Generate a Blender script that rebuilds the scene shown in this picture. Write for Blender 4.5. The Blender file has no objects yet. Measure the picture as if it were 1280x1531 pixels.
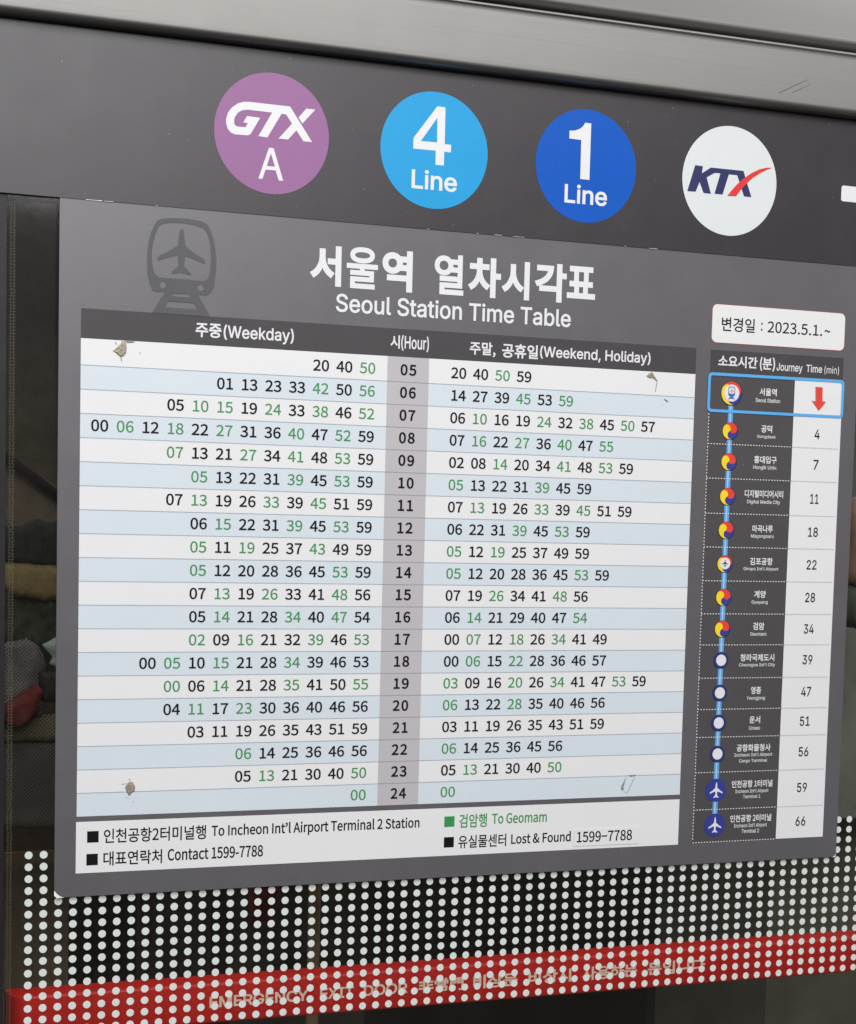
import bpy, math, random
import numpy as np
from mathutils import Vector, Matrix
from mathutils.geometry import delaunay_2d_cdt

# the viewpoint, solved from the sign: focal length (px of a 1531 px tall picture), principal point offset, position (mm), axes
CAM_F = 2215.79
CAM_PP = (-140.75, 184.82)
CAM_C = (-165.955, 154.918, -1252.02)
CAM_R = [[0.9546648, -0.0209232, -0.2969466], [-0.0006397, 0.9973803, -0.0723332], [0.2976821, 0.0692439, 0.9521505]]
CAM_D = 1252.02
WORLD = 1.0
HALL = ((0, (.09, .09, .085)), (.46, (.03, .029, .027)), (.53, (.11, .11, .108)), (.64, (.5, .51, .52)), (1, (.92, .93, .95)))
ALB = .98
BAR_K = 1.12
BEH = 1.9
STEEL = (145, 143, 140)
LEAN1 = 2.4; LEAN2 = .5
LAMPS = [('ceiling_lamp', (.1, -1.5, 3.1), (.35, 0, 1.4), 3.2, .5, 37, (1, .998, 1.0)),
         ('platform_lamp', (-.6, -3.6, 3.2), (.3, 0, 1.5), 3.5, 1.2, 86, (1, .998, 1.0))]
FASCIA1 = (-311.09, -254.23); FASCIA2 = -316.93; DOT_X0 = -39.55
# ---------------------------------------------------------------- camera, world, lamps
sc = bpy.context.scene
def lin(r, g, b):
    return tuple(((c/255)/12.92 if c/255 <= .04045 else ((c/255+.055)/1.055)**2.4) for c in (r, g, b))
# sign coordinates: x to the right, y downwards (mm, 0,0 = top left of the white table), d = mm in front of the sign face
def P3(x, y, d=0.0):
    return Vector((x/1000, -d/1000, 1.5-(y-155)/1000))

cam = bpy.data.cameras.new('camera')
cam_o = bpy.data.objects.new('camera', cam); sc.collection.objects.link(cam_o)
cam.sensor_fit = 'VERTICAL'; cam.sensor_height = 36.0; cam.sensor_width = 36.0
cam.lens = CAM_F/1531*36
cam.shift_x = -CAM_PP[0]/1531; cam.shift_y = CAM_PP[1]/1531
cam.clip_start = .02; cam.clip_end = 60
def wv(v): return Vector((v[0], v[2], -v[1]))
ax, ay, az = wv(CAM_R[0]), -wv(CAM_R[1]), -wv(CAM_R[2])
M = Matrix((ax, ay, az)).transposed().to_4x4(); M.translation = P3(CAM_C[0], CAM_C[1], -CAM_C[2])
cam_o.matrix_world = M
sc.camera = cam_o

world = bpy.data.worlds.new('World'); sc.world = world; world.use_nodes = True
bg = world.node_tree.nodes['Background']; bg.inputs['Strength'].default_value = WORLD
# the hall around the camera: pale lit ceiling overhead, dim platform at eye height, dark floor
wt = world.node_tree; wc = wt.nodes.new('ShaderNodeTexCoord'); ws = wt.nodes.new('ShaderNodeSeparateXYZ'); wr = wt.nodes.new('ShaderNodeValToRGB'); wm = wt.nodes.new('ShaderNodeMapRange')
wm.inputs['From Min'].default_value = -1; wt.links.new(wc.outputs['Generated'], ws.inputs[0]); wt.links.new(ws.outputs['Z'], wm.inputs['Value']); wt.links.new(wm.outputs[0], wr.inputs['Fac'])
el = wr.color_ramp.elements
while len(el) < len(HALL): el.new(.5)
for e, (q_, c_) in zip(el, HALL): e.position = q_; e.color = (*c_, 1)
wt.links.new(wr.outputs['Color'], bg.inputs['Color'])

def area(name, loc, target, sx, sy, power, col):
    l = bpy.data.lights.new(name, 'AREA'); l.shape = 'RECTANGLE'; l.size = sx; l.size_y = sy; l.energy = power; l.color = col
    o = bpy.data.objects.new(name, l); sc.collection.objects.link(o); o.location = loc
    o.rotation_euler = (Vector(target)-Vector(loc)).to_track_quat('-Z', 'Y').to_euler()
    return o
for lamp in LAMPS: area(*lamp)
vs = sc.view_settings
vs.view_transform = 'Standard'; vs.look = 'None'; vs.exposure = 0; vs.gamma = 1; vs.use_curve_mapping = False
sc.cycles.max_bounces = 10; sc.cycles.transparent_max_bounces = 16


# ---------------------------------------------------------------- letter outlines (advance, outlines as steps)
G_N = {
' ':(220,''),
'&':(667,'254,-13 60,6 54,17 49,26 44,34 58,-37 55,-28 52,-18 24,75 -64,25 -70,43 51,79 42,86 32,92 -83,0 -27,-78 -33,-71 -41,-63 -67,61 -62,68 -53,73 47,36 44,37 36,41 25,46 9,53 -6,47 -18,39 -29,30 -39,19 -49,6 -46,-6 -41,-16 -32,-26 -25,-34 -15,-41 -6,-45 6,-54 16,-57 25,-58 -43,-32 -39,-35 -31,-40 -21,-47 -8,-54 8,-55 20,-48 33,-40 44,-30 53,-19;402,117 -43,-31 -46,-20 -48,-7 -46,6 -39,17 -31,28 -19,37 -7,44 7,40 19,36 29,33 36,31 55,-76 64,-72;241,436 -25,66 -9,62 6,41 18,33 28,23 37,8 31,-7 21,-18 12,-25 4,-31 -10,-44 -27,-39 -39,-35'),
"'":(273,'108,474 56,0 16,182 2,100 -94,0 2,-100'),
'(':(331,'234,-192 55,24 -45,87 -35,92 -25,96 -14,98 -5,100 5,99 14,98 25,96 35,91 45,87 -55,26 -49,-90 -40,-93 -30,-98 -18,-105 -7,-111 7,-112 18,-104 30,-99 40,-93'),
')':(331,'97,-192 50,89 40,93 29,99 19,104 6,112 -6,111 -19,105 -29,98 -40,93 -50,90 -56,-26 46,-87 35,-91 25,-96 16,-98 5,-99 -5,-100 -16,-98 -25,-96 -35,-92 -46,-87'),
',':(273,'74,-186 48,26 40,35 30,42 18,48 7,54 -6,44 -14,33 -24,20 -32,8 -26,-5 -21,-12 -15,-20 -5,-26 5,-27 14,-19 21,-13 25,-4 11,1 -7,-42 -20,-36 -30,-31 -41,-23'),
'-':(340,'45,240 251,0 0,69 -251,0'),
'.':(273,'136,-13 25,5 21,14 14,21 5,28 -5,28 -14,22 -21,14 -25,5 -25,-5 -21,-14 -13,-22 -5,-28 5,-28 13,-21 21,-14'),
'0':(544,'273,-13 55,8 48,23 42,38 33,53 25,69 15,84 5,100 -5,99 -15,83 -25,68 -33,52 -42,38 -48,22 -55,7 -56,-7 -49,-22 -41,-38 -33,-52 -25,-68 -15,-83 -5,-99 5,-100 15,-84 25,-69 33,-53 41,-38 49,-23;273,60 -39,8 -33,23 -28,41 -20,58 -13,76 -5,96 5,95 13,76 20,57 28,40 33,23 39,8 38,-8 33,-23 28,-40 20,-57 13,-76 5,-95 -5,-96 -13,-76 -20,-58 -28,-41 -33,-23'),
'1':(544,'86,0 394,0 0,75 -144,0 0,644 -68,0 -66,-30 -83,-21 0,-57 128,0 0,-536 -161,0'),
'2':(544,'43,0 452,0 0,77 -199,0 -58,-2 -60,-4 80,78 69,77 56,75 42,74 27,73 9,73 -7,59 -19,52 -31,42 -42,31 -51,20 -60,6 -63,-7 -55,-21 -49,-33 -45,-44 52,-51 32,34 36,26 39,18 42,6 48,-7 37,-19 27,-31 15,-39 6,-46 -9,-64 -27,-68 -45,-73 -63,-79 -83,-86 -103,-94'),
'3':(544,'258,-13 53,5 49,13 43,22 36,31 27,37 17,45 6,52 -7,55 -22,46 -33,37 -42,27 -48,18 0,4 43,20 35,27 27,35 17,42 6,49 -7,53 -21,44 -32,35 -42,26 -50,16 -58,5 -59,-6 -52,-18 -47,-27 -42,-34 48,-57 32,28 36,22 39,15 42,5 42,-5 33,-15 25,-24 16,-32 6,-38 -5,-37 -14,-33 -25,-28 -38,-21 -51,-13 -66,-5 0,-69 74,-4 58,-14 42,-21 28,-29 16,-35 5,-41 -7,-45 -20,-37 -30,-28 -41,-17 -48,-6 -56,7 -47,18 -40,26 -34,31 -47,-58 32,-30 37,-27 45,-22 54,-14'),
'4':(544,'333,0 85,0 0,198 96,0 0,72 -96,0 0,449 -99,0 -299,-462 0,-59 313,0;333,270 -220,0 163,245 58,106 4,0 -5,-131'),
'5':(544,'257,-13 51,6 48,16 44,26 38,36 29,45 18,54 7,63 -6,63 -16,52 -26,42 -33,32 -41,23 -45,13 -50,5 -39,-4 -36,-9 -32,-16 18,208 271,0 0,77 -349,0 -24,-336 48,-30 39,23 38,14 43,5 42,-5 37,-14 29,-24 22,-32 14,-41 5,-48 -5,-49 -16,-41 -24,-34 -30,-25 -37,-15 -41,-5 -57,6 -47,18 -40,25 -32,30 -46,-59 32,-28 38,-26 45,-21 53,-14'),
'6':(544,'295,-13 54,8 49,22 42,35 33,46 21,57 8,66 -5,60 -13,50 -22,42 -30,32 -37,23 -44,14 -49,4 -43,-6 -43,-17 -41,-27 -36,-36 6,86 15,70 22,55 29,40 34,27 38,15 42,5 42,-7 39,-19 32,-29 51,55 -33,30 -38,23 -45,15 -52,5 -52,-5 -49,-16 -45,-27 -39,-40 -34,-53 -25,-67 -16,-82 -6,-98 5,-83 13,-73 22,-61 29,-50 35,-39 41,-28 45,-16;141,288 37,43 37,28 37,16 35,4 40,-5 33,-14 25,-24 18,-31 10,-39 4,-45 -6,-55 -17,-45 -26,-34 -34,-22 -39,-7 -42,7 -36,19 -29,33 -23,45 -15,57'),
'7':(544,'194,0 93,0 7,114 11,103 17,95 26,89 37,87 49,87 64,90 0,54 -450,0 0,-77 349,0 -63,-97 -49,-96 -38,-99 -26,-106 -17,-115'),
'8':(544,'275,-13 63,7 54,18 45,29 34,37 21,45 7,50 -6,54 -18,44 -27,37 -33,30 -37,24 0,5 33,30 31,41 23,48 9,54 -7,53 -17,45 -29,38 -39,29 -48,18 -58,6 -53,-6 -47,-17 -40,-27 -30,-36 -20,-45 -7,-51 8,-53 21,-44 31,-38 37,-31 0,-4 -38,-25 -36,-32 -30,-40 -20,-47 -7,-55 8,-52 22,-46 35,-39 46,-29 55,-18;324,390 -50,21 -45,24 -35,30 -24,36 -9,46 5,39 16,32 24,24 32,15 37,6 42,-7 34,-18 25,-27 16,-35 5,-41 -5,-39 -14,-37 -23,-35;275,54 -48,6 -42,18 -32,29 -21,36 -7,43 7,49 20,44 32,39 40,31 49,-20 45,-22 39,-24 30,-29 20,-35 7,-44 -7,-40 -18,-33 -29,-26 -38,-16'),
'9':(544,'230,-13 50,6 48,16 44,29 39,42 33,55 25,69 16,85 6,101 -5,80 -13,70 -22,59 -29,47 -36,38 -41,26 -46,16 -50,5 -54,-7 -49,-22 -42,-35 -32,-46 -21,-57 -8,-66 5,-59 13,-50 22,-42 30,-32 37,-24 43,-14 48,-4 45,6 44,17 41,28 36,36 -7,-87 -16,-70 -22,-54 -27,-40 -33,-27 -36,-15 -39,-5 -45,6 -41,19 -35,30 -49,-56 33,-29 39,-24 47,-15;406,435 -37,-44 -38,-29 -38,-17 -37,-6 -39,5 -32,15 -25,24 -18,31 -11,39 -4,45 7,55 17,45 26,35 34,21 39,8 43,-7 36,-19 29,-32 23,-44 16,-57'),
':':(273,'136,382 25,5 21,14 14,22 5,28 -5,28 -14,21 -21,15 -25,5 -25,-5 -21,-15 -13,-21 -5,-28 5,-28 13,-22 21,-14;136,-13 25,5 21,14 14,21 5,28 -5,28 -14,22 -21,14 -25,5 -25,-5 -21,-14 -13,-22 -5,-28 5,-28 13,-21 21,-14'),
'<':(544,'508,143 0,79 -233,85 -147,55 0,4 147,55 233,86 0,77 -471,-185 0,-71'),
'A':(596,'4,0 91,0 70,220 262,0 69,-220 96,0 -244,719 -101,0;187,291 36,111 36,120 35,123 4,0 35,-122 38,-121 34,-111'),
'C':(625,'370,-13 65,7 59,20 51,32 45,44 -50,58 -36,-34 -39,-26 -43,-16 -48,-5 -56,6 -49,20 -41,33 -33,43 -25,55 -15,64 -5,74 5,72 16,64 26,53 34,43 41,32 49,19 55,7 44,-5 39,-14 34,-21 31,-28 49,59 -36,33 -46,29 -54,19 -62,7 -66,-6 -60,-19 -54,-31 -47,-43 -38,-53 -29,-64 -18,-73 -6,-83 6,-83 17,-74 29,-63 37,-53 46,-43 53,-31 60,-18'),
'F':(541,'99,0 90,0 0,323 275,0 0,76 -275,0 0,243 324,0 0,77 -414,0'),
'G':(675,'381,-13 69,7 61,17 51,26 41,34 0,302 -236,0 0,-76 153,0 0,-188 -35,-23 -45,-14 -50,-5 -62,6 -53,20 -44,33 -35,43 -25,55 -16,64 -5,74 6,72 16,64 26,53 36,43 44,32 52,19 59,7 50,-5 41,-15 35,-21 29,-27 49,59 -35,32 -46,28 -57,21 -69,7 -68,-6 -63,-19 -57,-31 -48,-43 -39,-53 -29,-64 -19,-73 -6,-83 6,-83 18,-74 29,-63 38,-53 48,-43 55,-31 62,-18'),
'I':(287,'99,0 90,0 0,719 -90,0'),
'L':(532,'99,0 405,0 0,77 -315,0 0,642 -90,0'),
'S':(584,'298,-13 61,6 53,15 45,24 36,31 27,38 17,43 5,47 -7,58 -21,46 -32,36 -40,29 -48,23 -102,44 -34,15 -32,18 -27,22 -19,29 -7,37 6,35 17,29 28,22 38,13 45,5 47,-5 43,-13 39,-21 35,-28 47,58 -42,36 -51,28 -56,18 -62,6 -62,-6 -55,-18 -45,-29 -35,-38 -22,-46 -8,-53 9,-57 24,-45 33,-35 40,-27 40,-20 103,-45 39,-18 34,-19 25,-23 17,-30 6,-39 -7,-39 -19,-32 -31,-24 -42,-16 -52,-5 -55,6 -53,18 -48,28 -42,37 -54,-63 51,-44 59,-33 67,-21'),
'T':(587,'248,0 91,0 0,642 218,0 0,77 -527,0 0,-77 218,0'),
'a':(552,'213,-13 48,6 45,17 43,24 40,30 3,0 8,-64 74,0 0,327 -4,54 -10,48 -18,40 -25,33 -34,24 -43,15 -51,5 -62,-6 -57,-17 -49,-22 -41,-25 35,-61 46,27 54,21 60,9 38,-6 29,-14 20,-22 13,-27 7,-32 2,-34 -89,-13 -74,-17 -60,-22 -46,-28 -32,-33 -19,-40 -6,-46 5,-44 15,-38 24,-29 31,-22 37,-13;238,60 -30,3 -26,9 -20,16 -13,24 -5,32 5,32 18,29 30,24 45,20 62,16 80,12 0,-148 -49,-38 -48,-23'),
'c':(500,'300,-13 62,8 59,23 52,36 -40,61 -36,-27 -42,-19 -47,-7 -46,6 -40,19 -33,31 -25,40 -15,50 -6,58 6,57 16,50 26,41 33,31 41,19 46,7 39,-6 35,-16 32,-24 45,58 -30,24 -36,20 -41,14 -48,5 -58,-6 -53,-18 -47,-30 -41,-41 -30,-52 -20,-62 -7,-71 6,-71 19,-62 29,-51 38,-41 46,-29 53,-19'),
'd':(608,'272,-13 46,6 43,17 39,24 33,29 3,0 8,-63 74,0 0,780 -91,0 0,-205 5,-91 -34,26 -35,20 -37,12 -44,4 -51,-6 -47,-19 -43,-31 -37,-42 -28,-51 -18,-61 -6,-70 5,-72 15,-61 24,-51 33,-41 41,-30 47,-18;291,63 -43,6 -36,18 -29,30 -21,40 -13,50 -5,60 6,57 15,50 24,40 31,31 37,19 41,7 43,-6 43,-18 43,-32 0,-280 -44,-40 -45,-24'),
'e':(543,'306,-13 67,7 58,20 49,27 -31,60 -41,-23 -44,-14 -48,-5 -48,6 -42,17 -34,27 -27,37 -18,46 -8,53 359,0 4,51 -5,62 -13,54 -23,46 -31,38 -39,27 -47,17 -55,6 -51,-6 -49,-19 -45,-31 -38,-41 -29,-52 -19,-61 -7,-70 7,-71 19,-61 30,-52 39,-40 47,-30 54,-19;138,309 13,58 24,46 33,34 39,20 44,8 39,-5 33,-14 26,-24 19,-32 12,-41 4,-50'),
'h':(595,'90,0 90,0 0,386 38,36 34,25 35,16 38,5 38,-6 29,-16 19,-27 12,-40 3,-54 0,-325 90,0 0,337 -5,63 -13,52 -22,40 -31,30 -41,18 -51,6 -51,-7 -46,-19 -41,-29 -39,-34 4,110 0,213 -90,0'),
'i':(270,'90,0 90,0 0,532 -90,0;135,642 25,4 18,12 13,19 4,25 -4,23 -13,19 -18,12 -25,4 -24,-4 -18,-12 -12,-19 -5,-23 5,-25 12,-19 18,-12'),
'l':(278,'184,-13 31,3 21,5 -12,69 -19,-2 -13,4 -8,12 -4,22 0,680 -90,0 0,-674 4,-41 10,-33 18,-25 27,-15'),
'm':(908,'90,0 90,0 0,386 47,46 45,27 42,9 36,-6 28,-16 19,-27 12,-40 4,-54 0,-325 89,0 0,386 48,46 44,27 42,9 37,-6 27,-16 20,-27 11,-40 4,-54 0,-325 90,0 0,337 -5,63 -13,52 -22,40 -31,30 -41,18 -49,6 -48,-7 -44,-21 -43,-33 -42,-41 -15,35 -22,28 -29,21 -36,13 -45,5 -46,-7 -43,-19 -40,-29 -36,-36 -2,0 -9,77 -74,0'),
'n':(598,'90,0 90,0 0,386 38,36 34,25 35,16 38,5 38,-6 29,-16 19,-27 12,-40 3,-54 0,-325 90,0 0,337 -5,63 -13,52 -22,40 -31,30 -41,18 -51,6 -52,-7 -46,-19 -42,-29 -38,-36 -2,0 -9,77 -74,0'),
'o':(594,'297,-13 55,6 51,19 46,29 38,41 30,51 19,62 7,71 -7,71 -19,62 -30,52 -38,41 -46,30 -51,18 -55,6 -55,-6 -51,-18 -46,-30 -38,-41 -30,-52 -19,-62 -7,-71 7,-71 19,-62 30,-51 38,-41 46,-29 51,-19;297,62 -43,6 -38,19 -30,31 -23,40 -15,50 -5,58 5,57 15,50 23,41 30,31 38,19 43,7 44,-7 37,-19 31,-31 23,-41 15,-50 5,-57 -5,-58 -15,-50 -23,-40 -31,-31 -37,-19'),
'p':(608,'90,-225 90,0 0,181 -3,93 49,-34 50,-21 49,-7 51,7 48,18 43,31 36,42 28,53 18,63 7,74 -5,66 -13,59 -22,51 -31,40 -39,30 -47,19 -55,6 -46,-6 -44,-17 -41,-24 -38,-28 -2,0 -9,61 -74,0;310,63 -39,5 -44,17 -47,33 0,280 50,40 47,24 45,9 45,-7 36,-18 27,-29 19,-40 10,-48 4,-55 -5,-62 -15,-52 -24,-41 -30,-31 -37,-19'),
'r':(380,'90,0 90,0 0,342 30,58 34,38 35,21 35,7 28,-3 24,-6 16,77 -26,10 -31,2 -43,-8 -40,-22 -36,-35 -31,-46 -2,0 -9,97 -74,0'),
's':(459,'229,-13 58,6 48,16 38,25 27,32 17,37 6,42 -7,45 -18,35 -27,28 -34,21 -37,18 -39,15 -43,17 -37,19 -25,24 -10,32 6,30 18,25 31,16 44,6 44,-6 40,-17 37,-24 43,56 -46,31 -56,22 -63,8 -54,-5 -45,-15 -36,-24 -27,-30 -16,-36 -5,-41 9,-48 24,-38 35,-28 42,-22 45,-18 43,-17 40,-21 28,-27 10,-36 -4,-26 -12,-23 -21,-18 -30,-12 -38,-4 -58,8 -52,22 -47,34 -44,-60 42,-29 48,-24 53,-15'),
't':(370,'257,-13 50,6 49,14 -18,68 -29,-11 -32,-4 -32,4 -23,13 -16,21 -8,28 -3,36 0,298 145,0 0,72 -145,0 0,150 -74,0 -10,-150 -85,-5 0,-67 80,0 0,-295 3,-51 11,-43 19,-35 29,-26 39,-17'),
'u':(595,'246,-13 51,7 45,20 41,30 39,39 3,0 6,-83 75,0 0,532 -89,0 0,-377 -37,-41 -34,-28 -35,-16 -38,-5 -38,5 -28,16 -20,27 -11,40 -3,53 0,326 -91,0 0,-337 5,-63 13,-51 22,-41 32,-29 41,-18'),
'~':(544,'369,281 35,6 35,18 34,30 32,44 -50,37 -26,-39 -28,-21 -30,-7 -45,15 -43,32 -48,32 -59,14 -35,-6 -36,-18 -34,-30 -31,-45 50,-35 26,38 27,22 31,7 44,-15 44,-32 49,-32'),
'’':(980,'47,587 21,-37 36,22 34,30 27,38 18,44 7,49 -6,38 -17,29 -24,20 -30,6 -29,-5 -21,-15 -13,-20 -4,-23 4,-25 13,-20 19,-13 26,-5 15,2 11,6 -6,-33 -17,-34 -28,-30'),
'−':(544,'37,328 471,0 0,67 -471,0'),
'常':(980,'307,481 371,0 0,-96 -371,0;149,248 0,-282 74,0 0,215 242,0 0,-259 75,0 0,259 229,0 0,-138 -4,-13 -16,-4 -126,2 15,-33 10,-33 95,1 62,10 23,14 12,23 3,32 0,206 -303,0 0,81 213,0 0,208 -517,0 0,-208 229,0 0,-81;165,787 44,-58 33,-57 -158,0 0,-211 71,0 0,146 675,0 0,-146 73,0 0,211 -370,0 0,153 -74,0 0,-153 -205,0 60,28 -36,56 -47,59;748,816 -39,-61 -44,-59 60,-24 48,53 52,64'),
'門':(980,'372,574 0,-95 -209,0 0,95;372,629 -209,0 0,87 209,0;822,574 0,-96 -219,0 0,96;822,629 -219,0 0,87 219,0;861,777 -328,0 0,-360 289,0 0,-394 -3,-15 -8,-7 -15,-3 -59,-1 -95,2 16,-38 12,-38 111,2 70,11 26,17 15,28 4,42 0,754;90,777 0,-855 73,0 0,496 278,0 0,359'),
'非':(980,'568,819 0,-897 75,0 0,235 296,0 0,72 -296,0 0,154 259,0 0,70 -259,0 0,149 280,0 0,72 -280,0 0,145;55,230 0,-72 291,0 0,-235 76,0 0,897 -76,0 0,-145 -269,0 0,-73 269,0 0,-148 -253,0 0,-71 253,0 0,-153'),
'각':(902,'161,250 0,-67 495,0 0,-259 81,0 0,326;656,811 0,-520 81,0 0,227 131,0 0,68 -131,0 0,225;87,754 0,-66 321,0 -13,-62 -27,-57 -40,-53 -53,-47 -65,-42 -76,-35 -87,-28 33,-64 93,30 82,39 71,46 59,54 47,61 35,68 21,75 7,81'),
'간':(902,'655,811 0,-648 82,0 0,311 131,0 0,68 -131,0 0,269;86,742 0,-67 325,0 -14,-65 -28,-60 -41,-56 -53,-50 -64,-45 -76,-38 -85,-32 34,-65 91,34 82,42 71,50 59,57 48,64 35,71 22,77 7,83;184,228 0,-285 591,0 0,67 -509,0 0,218'),
'검':(902,'207,267 0,-331 571,0 0,331;698,202 0,-200 -412,0 0,200;104,753 0,-66 312,0 -14,-62 -27,-57 -41,-53 -52,-47 -64,-42 -74,-35 -85,-29 33,-64 91,31 80,39 71,47 59,54 47,61 34,68 22,74 7,81;505,582 0,-67 192,0 0,-210 81,0 0,505 -81,0 0,-228'),
'경':(902,'490,270 -84,-6 -72,-15 -58,-25 -44,-34 -27,-42 -9,-49 9,-50 27,-42 44,-34 58,-25 72,-15 84,-6 84,6 71,15 59,25 43,34 27,42 9,50 -9,49 -27,42 -43,34 -59,25 -71,15;490,205 72,-5 59,-13 44,-22 28,-29 10,-37 -10,-37 -28,-29 -44,-22 -59,-13 -72,-5 -72,5 -59,13 -45,22 -28,29 -10,37 10,37 28,29 45,22 59,13;106,744 0,-67 312,0 -14,-63 -27,-59 -40,-54 -52,-48 -64,-43 -75,-36 -85,-30 33,-65 90,32 80,40 70,47 59,54 48,61 34,68 222,0 0,-118 -231,0 0,-67 231,0 0,-117 81,0 0,531 -81,0 0,-163 -201,0 7,47 3,50'),
'계':(902,'725,811 0,-887 77,0 0,887;87,698 0,-67 260,0 -11,-77 -21,-75 -32,-70 -42,-66 -53,-61 -64,-57 -76,-51 48,-59 78,52 66,58 55,63 45,66 35,71 26,73 145,0 0,-156 -160,0 0,-67 160,0 0,-306 78,0 0,818 -78,0 0,-222 -130,0 9,66 2,67'),
'곡':(902,'135,223 0,-67 531,0 0,-232 81,0 0,299;378,569 0,-180 -328,0 0,-66 799,0 0,66 -390,0 0,180;144,763 0,-66 524,0 -1,-70 -6,-77 -16,-91 81,-8 16,93 5,81 1,71 0,67'),
'공':(902,'446,251 -88,-5 -75,-15 -61,-23 -46,-33 -28,-40 -10,-48 10,-47 28,-40 46,-31 61,-24 75,-15 88,-5 89,5 75,15 61,24 46,31 28,40 10,47 -10,48 -28,40 -46,33 -61,23 -75,15;446,188 77,-4 64,-13 47,-21 30,-28 11,-35 -11,-33 -30,-28 -47,-20 -64,-12 -77,-5 -77,5 -63,12 -47,20 -30,28 -10,33 10,35 30,28 47,21 63,13;144,766 0,-66 524,0 0,-9 -1,-69 -6,-74 -17,-83 80,-9 17,86 6,77 1,72 0,75;378,569 0,-171 -328,0 0,-67 799,0 0,67 -390,0 0,171'),
'구':(902,'49,373 0,-68 358,0 0,-382 81,0 0,382 362,0 0,68 -129,0 17,116 6,99 1,87 0,78 -596,0 0,-66 516,0 0,-12 -1,-87 -7,-99 -20,-116'),
'국':(902,'132,224 0,-66 541,0 0,-234 81,0 0,300 -264,0 0,161 363,0 0,67 -127,0 16,97 6,83 1,72 0,65 -598,0 0,-67 518,0 -1,-71 -6,-82 -17,-97 -596,0 0,-67 360,0 0,-161'),
'김':(902,'694,810 0,-500 81,0 0,500;203,267 0,-331 572,0 0,331;696,202 0,-200 -414,0 0,200;106,753 0,-65 319,0 -13,-62 -28,-58 -41,-52 -54,-47 -65,-42 -77,-34 -88,-28 32,-65 93,30 83,39 72,46 60,53 49,61 35,68 22,75 8,81'),
'나':(902,'649,811 0,-886 81,0 0,464 142,0 0,68 -142,0 0,354;84,217 0,-68 71,0 135,3 140,13 146,23 -9,69 -140,-23 -133,-13 -129,-4 0,507 -81,0'),
'널':(902,'101,458 0,-69 68,0 138,3 132,11 134,21 -12,67 -125,-20 -124,-10 -131,-3 0,311 -80,0;697,811 0,-147 -251,0 0,-67 251,0 0,-245 81,0 0,459;210,2 0,-67 599,0 0,67 -519,0 0,95 488,0 0,214 -570,0 0,-66 489,0 0,-85 -487,0'),
'는':(902,'48,359 0,-66 804,0 0,66;157,778 0,-300 603,0 0,66 -523,0 0,234;151,204 0,-259 614,0 0,67 -533,0 0,192'),
'니':(902,'694,811 0,-887 81,0 0,887;105,223 0,-71 72,0 141,4 144,14 151,25 -11,69 -143,-24 -139,-13 -135,-4 0,501 -80,0'),
'다':(902,'649,811 0,-888 81,0 0,470 145,0 0,68 -145,0 0,350;87,725 0,-581 70,0 152,2 135,9 132,19 -9,69 -126,-18 -129,-10 -144,-2 0,445 330,0 0,67'),
'대':(902,'523,791 0,-821 75,0 0,418 126,0 0,-464 77,0 0,887 -77,0 0,-356 -126,0 0,336;80,703 0,-561 58,0 121,2 105,8 103,17 -8,67 -94,-15 -95,-8 -108,-2 0,425 248,0 0,67'),
'덕':(902,'186,234 0,-65 511,0 0,-245 81,0 0,310;97,749 0,-427 66,0 155,2 125,8 115,19 -9,66 -109,-18 -118,-8 -145,-3 0,294 324,0 0,67;449,581 0,-66 248,0 0,-235 81,0 0,531 -81,0 0,-230'),
'도':(902,'151,739 0,-409 258,0 0,-227 -360,0 0,-68 804,0 0,68 -364,0 0,227 271,0 0,66 -528,0 0,277 519,0 0,66'),
'디':(902,'693,811 0,-888 82,0 0,888;106,726 0,-584 71,0 162,3 137,9 131,19 -8,68 -126,-18 -132,-9 -154,-2 0,447 338,0 0,67'),
'라':(902,'650,811 0,-888 80,0 0,467 145,0 0,69 -145,0 0,352;83,728 0,-66 320,0 0,-186 -318,0 0,-340 71,0 154,3 136,10 134,20 -7,66 -129,-18 -131,-10 -147,-2 0,205 317,0 0,318'),
'락':(902,'161,225 0,-67 495,0 0,-233 81,0 0,300;85,758 0,-67 320,0 0,-116 -318,0 0,-257 70,0 151,2 135,9 135,18 -7,67 -131,-18 -129,-8 -143,-3 0,127 316,0 0,246;656,810 0,-538 81,0 0,244 132,0 0,67 -132,0 0,227'),
'러':(902,'528,471 0,-68 169,0 0,-480 80,0 0,888 -80,0 0,-340;79,728 0,-66 317,0 0,-178 -314,0 0,-349 68,0 146,3 130,9 129,18 -7,67 -123,-17 -124,-9 -138,-2 0,214 312,0 0,310'),
'루':(902,'147,430 0,-66 628,0 0,66 -547,0 0,113 527,0 0,232 -611,0 0,-65 529,0 0,-104 -526,0;48,273 0,-67 360,0 0,-283 81,0 0,283 363,0 0,67'),
'마':(902,'84,722 0,-573 407,0 0,573;411,657 0,-442 -247,0 0,442;649,811 0,-887 81,0 0,464 145,0 0,69 -145,0 0,354'),
'말':(902,'85,761 0,-356 408,0 0,356;414,695 0,-224 -249,0 0,224;656,811 0,-451 81,0 0,192 131,0 0,68 -131,0 0,191;176,1 0,-66 593,0 0,66 -513,0 0,99 481,0 0,218 -562,0 0,-65 482,0 0,-92 -481,0'),
'문':(902,'152,769 0,-311 595,0 0,311;668,704 0,-181 -437,0 0,181;48,358 0,-67 368,0 0,-179 80,0 0,179 356,0 0,67;150,197 0,-254 613,0 0,67 -532,0 0,187'),
'물':(902,'153,781 0,-270 593,0 0,270;666,717 0,-142 -434,0 0,142;148,-3 0,-64 626,0 0,64 -547,0 0,88 520,0 0,200 -258,0 0,87 361,0 0,65 -801,0 0,-65 359,0 0,-87 -262,0 0,-62 522,0 0,-78 -520,0'),
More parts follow.
